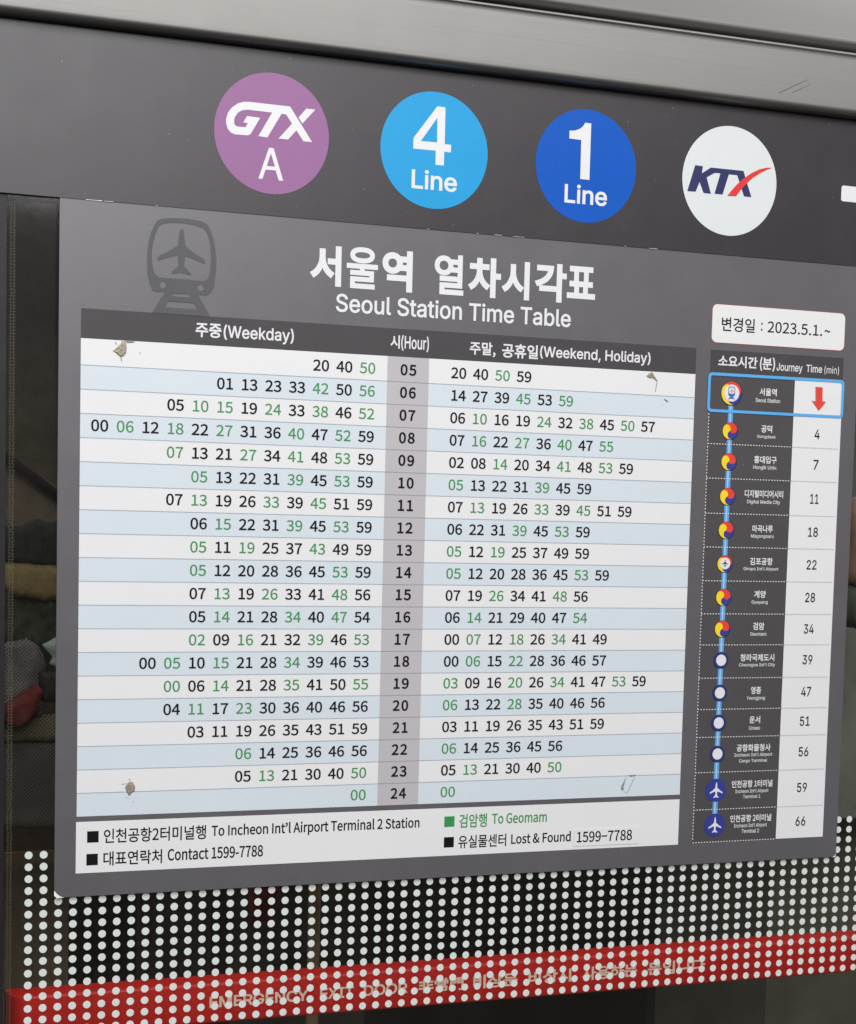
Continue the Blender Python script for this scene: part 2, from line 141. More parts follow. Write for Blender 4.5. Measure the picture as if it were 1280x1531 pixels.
'미':(902,'99,724 0,-578 408,0 0,578;428,659 0,-447 -249,0 0,447;693,811 0,-888 82,0 0,888'),
'변':(902,'174,531 239,0 0,-160 -239,0;697,581 0,-124 -204,0 0,124;92,751 0,-446 401,0 0,85 204,0 0,-236 81,0 0,656 -81,0 0,-162 -204,0 0,103 -80,0 0,-156 -239,0 0,156;209,218 0,-275 590,0 0,67 -509,0 0,208'),
'분':(902,'155,782 0,-355 590,0 0,355 -80,0 0,-112 -430,0 0,112;235,607 430,0 0,-114 -430,0;48,342 0,-66 368,0 0,-171 80,0 0,171 356,0 0,66;150,184 0,-241 613,0 0,67 -533,0 0,174'),
'비':(902,'693,811 0,-888 82,0 0,888;99,735 0,-599 418,0 0,599 -81,0 0,-233 -256,0 0,233;180,437 256,0 0,-233 -256,0'),
'사':(902,'266,734 0,-159 -8,-81 -23,-79 -35,-75 -47,-66 -55,-55 -62,-41 50,-65 58,38 52,51 45,60 37,69 29,76 28,-71 37,-65 44,-57 50,-47 56,-37 50,65 -61,39 -54,53 -45,63 -35,71 -23,76 -8,78 0,159;649,811 0,-887 81,0 0,458 145,0 0,70 -145,0 0,359'),
'상':(902,'455,249 -85,-5 -71,-14 -58,-24 -43,-31 -26,-40 -9,-48 9,-47 26,-40 43,-32 58,-23 71,-15 85,-5 84,5 71,15 58,23 42,32 26,40 9,47 -9,48 -26,40 -42,31 -58,24 -71,14;455,184 72,-4 59,-12 43,-20 27,-27 10,-34 -10,-34 -27,-27 -43,-19 -59,-13 -72,-4 -73,4 -58,13 -44,19 -27,27 -10,34 10,34 27,27 44,20 58,12;265,765 0,-90 -7,-67 -21,-62 -32,-57 -44,-49 -53,-40 -63,-30 43,-65 59,29 52,37 45,46 36,53 27,59 35,-64 48,-56 59,-46 69,-34 43,64 -60,27 -53,37 -43,45 -32,51 -21,56 -7,59 0,97;656,811 0,-538 81,0 0,240 131,0 0,68 -131,0 0,230'),
'서':(902,'698,811 0,-301 -206,0 0,-67 206,0 0,-520 80,0 0,888;277,734 0,-159 -7,-81 -23,-80 -35,-75 -47,-67 -55,-55 -62,-41 51,-65 58,39 52,51 45,61 38,70 28,76 28,-72 37,-66 45,-58 52,-48 57,-38 49,66 -61,38 -55,53 -46,63 -36,72 -22,77 -8,80 0,159'),
'센':(902,'719,811 0,-666 77,0 0,666;545,793 0,-206 -137,0 0,-67 137,0 0,-349 78,0 0,622;218,226 0,-283 605,0 0,67 -524,0 0,216;232,748 0,-130 -8,-65 -23,-65 -37,-60 -50,-53 -63,-41 45,-61 59,37 49,48 40,56 29,63 27,-56 37,-51 46,-42 56,-33 45,63 -60,36 -49,46 -35,55 -22,60 -7,63 0,130'),
'소':(902,'407,322 0,-216 -358,0 0,-67 804,0 0,67 -366,0 0,216;404,751 0,-68 -10,-61 -27,-59 -41,-53 -52,-46 -61,-39 -65,-29 -68,-18 36,-67 68,19 65,29 62,38 55,46 46,54 35,60 35,-60 47,-54 55,-46 62,-38 65,-29 68,-19 36,67 -68,18 -65,29 -61,39 -53,46 -42,53 -27,59 -10,61 0,68'),
'시':(902,'693,811 0,-888 82,0 0,888;282,734 0,-159 -8,-83 -24,-81 -37,-76 -48,-66 -57,-54 -64,-40 50,-67 60,38 54,50 48,62 39,70 30,77 29,-73 39,-66 47,-57 53,-48 58,-36 49,65 -63,38 -56,53 -48,64 -37,72 -24,78 -8,80 0,159'),
'실':(902,'694,811 0,-459 81,0 0,459;205,-1 0,-66 601,0 0,66 -523,0 0,94 492,0 0,214 -573,0 0,-65 493,0 0,-87 -490,0;279,785 0,-67 -7,-63 -21,-60 -34,-55 -45,-48 -54,-39 -63,-28 41,-65 60,28 53,37 46,44 38,52 29,58 28,-53 38,-49 46,-41 52,-34 59,-26 40,64 -62,27 -54,37 -45,45 -33,51 -22,57 -7,61 0,67'),
'아':(902,'284,742 -53,-7 -48,-21 -41,-34 -34,-46 -25,-57 -16,-67 -5,-77 5,-76 16,-68 25,-57 34,-46 41,-34 48,-21 53,-7 54,7 47,21 42,34 33,46 26,57 15,68 6,76 -6,77 -15,67 -26,57 -33,46 -42,34 -47,21;284,670 41,-8 35,-22 29,-35 22,-47 14,-57 4,-68 -4,-67 -14,-58 -22,-47 -29,-35 -35,-22 -41,-8 -40,8 -35,22 -29,35 -22,47 -14,58 -5,67 5,68 14,57 22,47 29,35 35,22;649,811 0,-887 81,0 0,464 145,0 0,69 -145,0 0,354'),
'암':(902,'180,256 0,-321 557,0 0,321;657,190 0,-188 -397,0 0,188;296,758 -63,-7 -56,-20 -47,-31 -35,-42 -22,-51 -8,-58 8,-58 22,-51 35,-42 47,-31 56,-20 63,-7 64,7 56,20 46,31 35,42 23,51 7,58 -7,58 -23,51 -35,42 -46,31 -56,20;296,689 50,-6 42,-19 33,-30 21,-39 7,-46 -7,-47 -21,-38 -33,-30 -42,-19 -50,-6 -49,6 -42,19 -33,30 -20,38 -8,47 8,46 20,39 33,30 42,19;656,811 0,-512 81,0 0,227 131,0 0,67 -131,0 0,218'),
'양':(902,'296,758 -63,-7 -56,-20 -47,-31 -35,-42 -22,-51 -8,-58 8,-58 22,-51 35,-42 47,-31 56,-20 63,-7 64,7 56,20 46,31 35,42 23,51 7,58 -7,58 -23,51 -35,42 -46,31 -56,20;296,689 50,-6 42,-19 33,-30 21,-39 7,-46 -7,-47 -21,-38 -33,-30 -42,-19 -50,-6 -49,6 -42,19 -33,30 -20,38 -8,47 8,46 20,39 33,30 42,19;455,258 -84,-5 -72,-15 -58,-24 -43,-33 -26,-41 -9,-49 9,-48 26,-41 43,-33 58,-24 72,-14 84,-6 84,6 71,14 57,24 43,33 26,41 9,48 -9,49 -26,41 -43,33 -57,24 -71,15;455,192 72,-4 59,-13 43,-21 27,-28 10,-35 -10,-35 -27,-28 -43,-20 -59,-13 -72,-4 -73,4 -58,13 -44,20 -27,28 -10,35 10,35 27,28 44,21 58,13;656,811 0,-526 81,0 0,137 129,0 0,67 -129,0 0,122 129,0 0,67 -129,0 0,133'),
'어':(902,'285,670 41,-8 35,-22 28,-35 22,-47 14,-57 4,-68 -4,-67 -14,-58 -22,-47 -28,-35 -35,-22 -41,-8 -40,8 -34,22 -29,35 -21,47 -14,58 -5,67 5,68 14,57 21,47 29,35 34,22;698,811 0,-338 -193,0 -10,67 -18,58 -26,50 -32,40 -39,30 -45,18 -50,6 -53,-7 -47,-21 -41,-34 -33,-46 -25,-57 -16,-67 -5,-77 5,-76 16,-68 25,-57 33,-46 41,-34 47,-21 53,-7 51,6 45,19 40,31 33,42 26,53 17,62 8,70 193,0 0,-484 80,0 0,888'),
'역':(902,'186,239 0,-65 511,0 0,-250 81,0 0,315;291,691 49,-7 41,-19 32,-31 21,-39 7,-47 -7,-48 -21,-40 -32,-30 -41,-19 -49,-7 -49,7 -42,19 -32,30 -20,40 -8,48 8,47 20,39 32,31 42,19;697,614 0,-133 -188,0 7,33 3,34 -3,34 -7,32;291,761 -62,-7 -55,-21 -46,-32 -35,-42 -22,-52 -8,-59 8,-59 22,-52 35,-43 46,-32 55,-21 62,-7 55,6 49,16 43,25 35,34 224,0 0,-127 81,0 0,523 -81,0 0,-131 -223,0 -36,34 -42,25 -50,16'),
'연':(902,'291,681 49,-7 41,-20 32,-32 21,-41 7,-50 -7,-49 -21,-42 -32,-31 -41,-20 -49,-8 -49,8 -42,20 -32,31 -20,42 -8,49 8,50 20,41 32,32 42,20;697,605 0,-145 -189,0 8,34 3,37 -3,39 -9,35;291,754 -62,-8 -55,-21 -46,-33 -35,-45 -22,-54 -8,-62 8,-61 22,-54 35,-44 46,-34 55,-21 62,-7 55,6 49,16 42,26 36,35 224,0 0,-238 81,0 0,655 -81,0 0,-138 -225,0 -36,34 -42,26 -49,16;213,223 0,-280 590,0 0,67 -510,0 0,213'),
'열':(902,'291,714 49,-7 41,-18 32,-29 21,-37 7,-45 -7,-44 -21,-37 -32,-29 -41,-18 -49,-7 -49,7 -42,18 -32,29 -20,37 -8,44 8,45 20,37 32,29 42,18;510,639 187,0 0,-118 -186,0 6,27 2,30 -3,32;697,811 0,-107 -223,0 -35,32 -43,24 -49,15 -56,5 -63,-6 -55,-19 -46,-31 -34,-40 -23,-49 -7,-57 7,-56 23,-49 34,-40 46,-31 55,-19 63,-7 57,6 50,15 43,25 34,34 222,0 0,-99 80,0 0,454;209,1 0,-66 602,0 0,66 -522,0 0,96 488,0 0,214 -570,0 0,-65 490,0 0,-87 -488,0'),
'영':(902,'291,688 49,-6 41,-19 32,-30 21,-39 7,-47 -7,-46 -21,-39 -32,-30 -41,-19 -49,-7 -49,7 -42,19 -32,30 -20,39 -8,46 8,47 20,39 32,30 42,19;486,265 -85,-5 -72,-16 -59,-24 -43,-33 -27,-42 -9,-50 9,-50 27,-41 43,-34 59,-24 72,-15 85,-6 85,6 73,15 58,24 43,34 27,41 9,50 -9,50 -27,42 -43,33 -58,24 -73,16;486,201 74,-5 60,-13 45,-22 27,-29 10,-37 -10,-36 -27,-29 -45,-22 -60,-13 -74,-5 -73,5 -60,13 -45,22 -28,29 -9,36 9,37 28,29 45,22 60,13;507,617 190,0 0,-139 -189,0 8,34 3,35 -3,36;697,811 0,-129 -227,0 -35,32 -42,24 -48,15 -54,5 -62,-7 -55,-20 -46,-32 -35,-42 -22,-51 -8,-59 8,-58 22,-51 35,-43 46,-32 55,-20 62,-7 54,5 48,15 42,24 35,32 227,0 0,-126 81,0 0,525'),
'요':(902,'449,690 67,-5 59,-15 49,-25 37,-32 24,-40 8,-47 -8,-46 -24,-40 -37,-32 -49,-25 -59,-15 -67,-5 -67,5 -59,15 -49,25 -37,32 -23,40 -8,46 8,47 23,40 37,32 49,25 59,15;449,755 -77,-5 -69,-16 -59,-25 -49,-35 -37,-42 -23,-49 -8,-57 6,-45 15,-42 25,-37 33,-31 40,-27 0,-239 -197,0 0,-68 804,0 0,68 -198,0 0,240 40,26 32,32 24,37 15,41 6,45 -8,57 -23,49 -37,42 -49,35 -60,25 -69,16;326,105 0,209 59,-11 64,-4 65,4 60,11 0,-209'),
'용':(902,'449,239 -89,-4 -74,-14 -60,-22 -44,-31 -28,-38 -9,-47 9,-47 28,-39 44,-31 60,-22 74,-14 89,-5 88,5 75,14 59,22 44,31 28,39 9,47 -9,47 -28,38 -44,31 -59,22 -75,14;449,176 76,-4 62,-11 45,-19 29,-26 10,-33 -10,-33 -29,-26 -45,-20 -62,-12 -76,-4 -76,4 -62,12 -46,20 -28,26 -10,33 10,33 28,26 46,19 62,11;449,730 78,-4 63,-13 48,-21 29,-28 10,-35 -10,-35 -29,-28 -48,-20 -63,-13 -78,-5 -78,5 -63,13 -48,20 -29,28 -10,35 10,35 29,28 48,21 63,13;449,794 -90,-5 -76,-14 -62,-24 -46,-33 -28,-40 -10,-49 7,-42 22,-36 34,-30 46,-24 0,-124 -197,0 0,-66 801,0 0,66 -198,0 0,124 46,24 34,30 22,36 7,42 -10,49 -28,40 -46,33 -62,24 -76,14;327,373 0,102 58,-7 64,-2 65,2 58,7 0,-102'),
'운':(902,'449,788 -88,-5 -76,-17 -62,-26 -46,-35 -29,-44 -10,-51 10,-51 29,-44 46,-35 62,-26 76,-16 88,-6 88,6 76,16 62,26 46,35 29,44 10,51 -10,51 -29,44 -46,35 -62,26 -76,17;449,723 75,-5 62,-15 47,-23 30,-32 11,-38 -11,-38 -30,-31 -47,-23 -62,-14 -75,-5 -75,5 -62,14 -47,23 -30,31 -10,38 10,38 30,32 47,23 62,15;48,361 0,-67 368,0 0,-179 82,0 0,179 354,0 0,67;151,202 0,-259 612,0 0,68 -531,0 0,191'),
'울':(902,'449,800 -91,-5 -77,-13 -61,-22 -45,-30 -28,-38 -10,-45 10,-46 28,-38 45,-30 61,-22 77,-13 91,-5 91,5 77,13 61,22 46,30 27,38 10,46 -10,45 -27,38 -46,30 -61,22 -77,13;449,738 79,-4 64,-11 47,-19 29,-25 9,-32 -9,-32 -29,-26 -47,-19 -64,-11 -79,-4 -79,4 -63,11 -47,19 -29,26 -9,32 9,32 29,25 47,19 63,11;148,-3 0,-64 626,0 0,64 -547,0 0,90 520,0 0,200 -258,0 0,83 361,0 0,65 -801,0 0,-65 359,0 0,-83 -262,0 0,-62 522,0 0,-78 -520,0'),
'유':(902,'448,775 -75,-4 -67,-13 -57,-22 -47,-28 -35,-36 -21,-43 -8,-48 8,-47 21,-42 35,-36 47,-28 57,-21 67,-13 75,-5 76,5 67,13 57,21 47,28 35,36 21,42 8,47 -8,48 -21,43 -35,36 -47,28 -57,22 -67,13;448,710 64,-4 56,-12 45,-19 34,-25 21,-32 7,-37 -7,-36 -21,-31 -34,-25 -45,-19 -56,-11 -64,-4 -64,4 -55,11 -45,19 -34,25 -21,31 -7,36 7,37 21,32 34,25 45,19 55,12;48,306 0,-67 207,0 0,-315 83,0 0,315 222,0 0,-315 82,0 0,315 210,0 0,67'),
'인':(902,'694,810 0,-647 81,0 0,647;300,748 -63,-7 -55,-21 -47,-33 -36,-44 -22,-52 -8,-61 8,-60 22,-53 36,-44 47,-33 55,-21 63,-7 63,7 56,21 46,33 36,44 22,53 8,60 -8,61 -22,52 -36,44 -46,33 -56,21;300,677 49,-7 42,-19 32,-32 21,-40 8,-49 -8,-48 -21,-41 -32,-31 -42,-20 -49,-7 -49,7 -42,20 -32,31 -21,41 -8,48 8,49 21,40 32,32 42,19;206,228 0,-285 597,0 0,67 -516,0 0,218'),
'일':(902,'298,778 -63,-6 -55,-19 -46,-30 -35,-39 -23,-48 -7,-55 7,-54 23,-48 35,-39 46,-30 55,-18 63,-7 63,7 55,18 46,30 35,39 22,48 7,54 -7,55 -22,48 -35,39 -46,30 -55,19;298,711 49,-6 41,-18 32,-27 21,-36 7,-43 -7,-42 -21,-36 -32,-28 -41,-17 -49,-6 -49,6 -41,17 -32,28 -21,36 -7,42 7,43 21,36 32,27 41,18;694,811 0,-454 81,0 0,454;205,1 0,-66 601,0 0,66 -523,0 0,97 492,0 0,215 -573,0 0,-65 493,0 0,-89 -490,0'),
'입':(902,'694,811 0,-477 81,0 0,477;205,290 0,-355 570,0 0,355 -80,0 0,-107 -411,0 0,107;284,119 411,0 0,-117 -411,0;300,769 -63,-7 -56,-19 -47,-31 -35,-41 -22,-50 -8,-57 8,-57 22,-50 35,-40 47,-31 56,-19 63,-7 64,7 56,19 46,31 35,40 23,50 7,57 -7,57 -23,50 -35,41 -46,31 -56,19;300,700 50,-6 42,-19 32,-29 21,-37 7,-45 -7,-45 -21,-38 -32,-29 -42,-18 -50,-7 -50,7 -42,18 -32,29 -21,38 -7,45 7,45 21,37 32,29 42,19'),
'제':(902,'724,811 0,-887 77,0 0,887;546,790 0,-298 -146,0 0,-67 146,0 0,-455 77,0 0,820;63,707 0,-67 167,0 0,-80 -5,-81 -17,-78 -28,-73 -37,-66 -48,-56 -57,-44 50,-61 50,39 44,48 36,58 30,64 23,70 28,-80 40,-71 49,-61 60,-46 49,60 -56,42 -47,53 -37,63 -26,69 -17,74 -5,77 0,80 159,0 0,67'),
'종':(902,'449,231 -89,-4 -74,-13 -60,-22 -44,-30 -28,-38 -9,-46 9,-45 28,-38 44,-30 60,-22 74,-13 89,-5 88,5 75,13 60,22 44,30 27,38 9,45 -9,46 -27,38 -44,30 -60,22 -75,13;449,168 77,-4 61,-11 46,-19 28,-24 10,-32 -10,-31 -28,-25 -46,-19 -61,-11 -77,-4 -77,4 -62,11 -45,19 -28,25 -10,31 10,32 28,24 45,19 62,11;49,370 0,-67 801,0 0,67 -361,0 0,125 -80,0 0,-125;123,770 0,-66 274,0 -14,-47 -33,-41 -49,-36 -62,-30 -70,-21 -76,-13 30,-65 85,16 79,27 69,36 55,46 38,54 39,-54 55,-46 69,-36 79,-27 85,-16 30,65 -76,13 -70,22 -62,29 -49,36 -33,42 -14,46 275,0 0,66'),
'주':(902,'125,755 0,-65 279,0 0,-5 -12,-56 -33,-53 -51,-46 -63,-39 -72,-28 -77,-18 31,-65 82,20 76,31 67,42 56,51 41,59 41,-59 56,-51 68,-42 77,-31 82,-20 30,65 -77,18 -72,28 -63,39 -51,46 -33,53 -12,56 0,5 279,0 0,65;49,306 0,-67 359,0 0,-314 80,0 0,314 362,0 0,67'),
'중':(902,'449,174 76,-4 62,-12 45,-19 29,-25 10,-33 -10,-32 -29,-26 -45,-19 -62,-12 -76,-4 -76,4 -62,12 -46,19 -28,26 -10,32 10,33 28,25 46,19 62,12;49,396 0,-67 360,0 0,-93 -77,-7 -65,-16 -52,-22 -38,-30 -24,-36 -8,-44 9,-46 28,-38 44,-31 60,-22 74,-14 89,-5 88,5 75,14 59,22 44,31 28,38 9,46 -8,44 -24,36 -38,30 -51,22 -65,16 -77,7 0,93 361,0 0,67;123,770 0,-66 274,0 -14,-47 -33,-42 -49,-36 -61,-30 -70,-22 -76,-13 29,-65 85,16 79,27 69,37 55,46 38,54 39,-54 55,-46 69,-37 79,-27 85,-16 30,65 -76,13 -71,22 -61,30 -49,36 -33,42 -14,47 275,0 0,66'),
'지':(902,'693,811 0,-887 82,0 0,887;77,720 0,-68 206,0 0,-112 -8,-77 -24,-76 -37,-72 -48,-64 -55,-53 -62,-39 47,-65 59,38 54,50 47,60 40,69 29,75 30,-70 40,-64 48,-55 54,-46 60,-35 45,64 -63,36 -56,50 -48,59 -37,68 -24,72 -8,75 0,112 207,0 0,68'),
'차':(902,'264,794 0,-137 -199,0 0,-66 200,0 0,-67 -8,-76 -22,-73 -34,-68 -45,-61 -54,-50 -62,-38 46,-63 58,36 52,46 45,56 37,64 28,71 27,-66 35,-60 42,-52 50,-44 55,-34 46,62 -61,37 -52,50 -43,58 -33,65 -21,69 -7,71 0,67 197,0 0,66 -196,0 0,137;649,811 0,-887 81,0 0,454 145,0 0,69 -145,0 0,364'),
'처':(902,'507,455 0,-67 190,0 0,-465 81,0 0,888 -81,0 0,-356;275,794 0,-137 -200,0 0,-66 200,0 0,-67 -8,-76 -22,-73 -34,-68 -45,-61 -54,-50 -61,-38 45,-63 58,36 52,47 45,56 37,65 28,71 28,-68 38,-61 45,-53 52,-44 58,-33 45,63 -62,36 -55,48 -45,58 -35,65 -22,70 -8,73 0,67 197,0 0,66 -196,0 0,137'),
'천':(902,'271,805 0,-113 -197,0 0,-66 197,0 0,-27 -8,-61 -20,-57 -33,-51 -44,-45 -53,-37 -62,-27 40,-64 59,26 53,35 45,42 37,50 28,55 36,-63 50,-54 62,-44 71,-31 41,63 -62,26 -54,35 -44,43 -34,48 -21,54 -7,57 0,27 196,0 0,66 -195,0 0,113;697,810 0,-273 -180,0 0,-66 180,0 0,-323 81,0 0,662;213,207 0,-264 590,0 0,67 -510,0 0,197'),
'청':(902,'486,250 -85,-5 -73,-14 -58,-23 -43,-32 -27,-40 -9,-48 9,-48 27,-40 43,-32 58,-23 73,-15 85,-5 86,5 72,15 59,23 43,32 26,40 9,48 -9,48 -26,40 -43,32 -59,23 -72,14;486,186 74,-4 60,-12 44,-21 28,-27 9,-34 -9,-34 -28,-27 -44,-21 -60,-12 -74,-5 -73,5 -60,12 -44,21 -28,27 -9,34 9,34 28,27 44,21 60,12;271,815 0,-111 -197,0 0,-66 197,0 0,-16 -8,-59 -20,-55 -33,-50 -44,-44 -53,-36 -62,-27 39,-64 60,26 53,35 45,42 37,49 28,55 37,-61 50,-51 63,-41 72,-30 39,64 -62,23 -54,33 -45,40 -33,46 -22,51 -7,54 0,16 196,0 0,66 -195,0 0,111;697,811 0,-253 -177,0 0,-67 177,0 0,-217 81,0 0,537'),
'터':(902,'515,476 0,-66 183,0 0,-487 80,0 0,888 -80,0 0,-335;90,729 0,-594 67,0 151,3 130,8 124,17 -9,66 -117,-16 -122,-8 -143,-2 0,212 290,0 0,65 -290,0 0,183 329,0 0,66'),
'털':(902,'94,756 0,-389 65,0 150,1 122,6 115,14 -7,66 -108,-14 -116,-6 -140,-2 0,102 295,0 0,63 -295,0 0,93 318,0 0,66;697,811 0,-204 -167,0 0,-66 167,0 0,-209 80,0 0,479;209,-2 0,-65 602,0 0,65 -522,0 0,87 488,0 0,207 -570,0 0,-65 490,0 0,-81 -488,0'),
'티':(902,'695,811 0,-887 81,0 0,887;105,730 0,-593 70,0 155,2 137,9 135,18 -9,66 -129,-17 -131,-9 -148,-2 0,212 317,0 0,65 -317,0 0,182 349,0 0,67'),
'포':(902,'122,369 0,-65 286,0 0,-202 -359,0 0,-69 804,0 0,69 -365,0 0,202 287,0 0,65 -136,0 0,290 138,0 0,66 -657,0 0,-66 137,0 0,-290;338,659 221,0 0,-290 -221,0'),
'표':(902,'122,375 0,-67 150,0 0,-210 -223,0 0,-67 804,0 0,67 -228,0 0,210 150,0 0,67 -136,0 0,287 138,0 0,66 -657,0 0,-66 137,0 0,-287;353,98 0,210 191,0 0,-210;338,662 221,0 0,-287 -221,0'),
'하':(902,'310,529 -60,-6 -52,-20 -44,-31 -33,-40 -21,-50 -7,-57 7,-56 21,-50 33,-41 44,-30 52,-20 60,-6 59,6 52,20 43,30 33,41 21,50 7,56 -7,57 -21,50 -33,40 -43,31 -52,20;310,462 45,-7 38,-18 29,-29 19,-38 7,-45 -7,-45 -19,-37 -29,-29 -38,-18 -45,-7 -46,7 -38,18 -30,29 -19,37 -6,45 6,45 19,38 30,29 38,18;650,811 0,-887 80,0 0,454 145,0 0,68 -145,0 0,365;268,800 0,-131 -224,0 0,-67 523,0 0,67 -218,0 0,131'),
'항':(902,'459,232 -84,-4 -71,-14 -57,-22 -42,-31 -26,-37 -9,-46 9,-44 26,-38 42,-30 57,-22 71,-14 84,-5 83,5 71,14 57,22 42,30 26,38 9,44 -9,46 -26,37 -42,31 -57,22 -71,14;459,169 71,-4 58,-11 43,-19 26,-25 10,-32 -10,-31 -26,-25 -43,-18 -58,-12 -71,-4 -72,4 -58,12 -43,18 -27,25 -9,31 9,32 27,25 43,19 58,11;313,601 -60,-5 -52,-15 -42,-23 -32,-31 -20,-38 -7,-45 7,-44 20,-39 32,-30 42,-23 52,-15 60,-5 59,5 52,15 42,23 32,30 20,39 7,44 -7,45 -20,38 -32,31 -42,23 -52,15;313,539 45,-4 37,-13 28,-19 18,-27 6,-32 -6,-32 -18,-26 -28,-20 -37,-12 -45,-4 -45,4 -37,12 -28,20 -18,26 -7,32 7,32 18,27 28,19 37,13;656,811 0,-572 81,0 0,257 131,0 0,69 -131,0 0,246;273,818 0,-107 -222,0 0,-65 524,0 0,65 -221,0 0,107'),
'행':(902,'270,594 -53,-5 -45,-14 -38,-22 -28,-30 -18,-38 -7,-43 7,-43 18,-37 28,-30 38,-22 45,-14 53,-5 52,5 46,14 38,22 29,30 18,37 6,43 -6,43 -18,38 -29,30 -38,22 -46,14;270,533 38,-4 32,-12 24,-19 16,-25 5,-31 -5,-30 -16,-26 -24,-19 -32,-12 -38,-4 -39,4 -32,12 -24,19 -16,26 -5,30 5,31 16,25 24,19 32,12;505,234 -86,-4 -73,-14 -59,-22 -43,-30 -26,-39 -9,-46 9,-45 26,-38 43,-30 59,-22 73,-14 86,-5 86,5 73,14 58,22 43,30 27,38 9,45 -9,46 -27,39 -43,30 -58,22 -73,14;505,172 74,-4 60,-12 44,-18 27,-26 10,-33 -10,-31 -27,-26 -44,-18 -60,-12 -74,-4 -74,4 -60,12 -45,18 -27,26 -10,31 10,33 27,26 45,18 60,12;528,793 0,-512 77,0 0,222 114,0 0,-253 77,0 0,561 -77,0 0,-241 -114,0 0,223;229,804 0,-99 -185,0 0,-65 449,0 0,65 -183,0 0,99'),
'홍':(902,'449,196 -90,-4 -75,-11 -60,-20 -43,-26 -27,-34 -9,-41 9,-41 27,-33 43,-26 60,-19 75,-12 90,-4 90,4 74,12 60,19 43,26 27,33 9,41 -9,41 -27,34 -43,26 -60,20 -74,11;449,135 77,-3 62,-9 45,-15 27,-22 10,-26 -10,-26 -27,-21 -45,-15 -62,-9 -77,-3 -77,3 -62,9 -45,15 -27,21 -10,26 10,26 27,22 45,15 62,9;449,579 70,-2 56,-9 41,-14 25,-20 8,-24 -13,-30 -39,-21 -63,-13 -85,-5 -85,5 -63,13 -39,21 -13,30 9,24 25,20 41,14 55,9;409,823 0,-87 -318,0 0,-63 713,0 0,63 -314,0 0,87;49,316 0,-65 801,0 0,65 -360,0 0,68 73,6 61,13 48,18 35,24 21,30 7,35 -8,38 -25,32 -41,24 -56,18 -71,11 -85,3 -85,-3 -70,-11 -56,-18 -42,-24 -25,-32 -8,-38 7,-36 21,-29 36,-24 48,-19 61,-12 73,-6 0,-68'),
'화':(902,'320,523 43,-5 37,-13 27,-22 18,-28 6,-33 -6,-34 -18,-28 -27,-21 -37,-13 -43,-4 -45,4 -36,13 -28,21 -18,28 -6,34 6,33 18,28 28,22 36,13;320,586 -59,-5 -51,-15 -41,-25 -32,-33 -19,-40 -7,-46 7,-49 22,-42 35,-33 47,-24 56,-13 0,-97 -126,-3 -114,0 13,-69 169,2 190,10 194,24 -6,60 -117,-13 -121,-8 0,94 56,13 47,23 35,33 23,42 7,50 -6,46 -20,40 -32,33 -41,25 -51,15;651,811 0,-887 81,0 0,442 139,0 0,68 -139,0 0,377;278,809 0,-106 -224,0 0,-66 529,0 0,66 -223,0 0,106'),
'휴':(902,'449,596 -84,-4 -71,-13 -57,-21 -42,-28 -25,-36 -9,-44 9,-44 25,-36 42,-29 57,-21 71,-13 84,-4 84,4 71,13 57,21 42,29 25,36 9,44 -9,44 -25,36 -42,28 -57,21 -71,13;449,534 71,-3 57,-11 41,-17 26,-24 9,-29 -9,-29 -26,-24 -41,-17 -57,-11 -71,-3 -71,3 -57,11 -41,17 -26,24 -9,29 9,29 26,24 41,17 57,11;49,243 0,-67 208,0 0,-253 81,0 0,253 224,0 0,-253 81,0 0,253 210,0 0,67;409,816 0,-103 -318,0 0,-66 713,0 0,66 -315,0 0,103'),
}
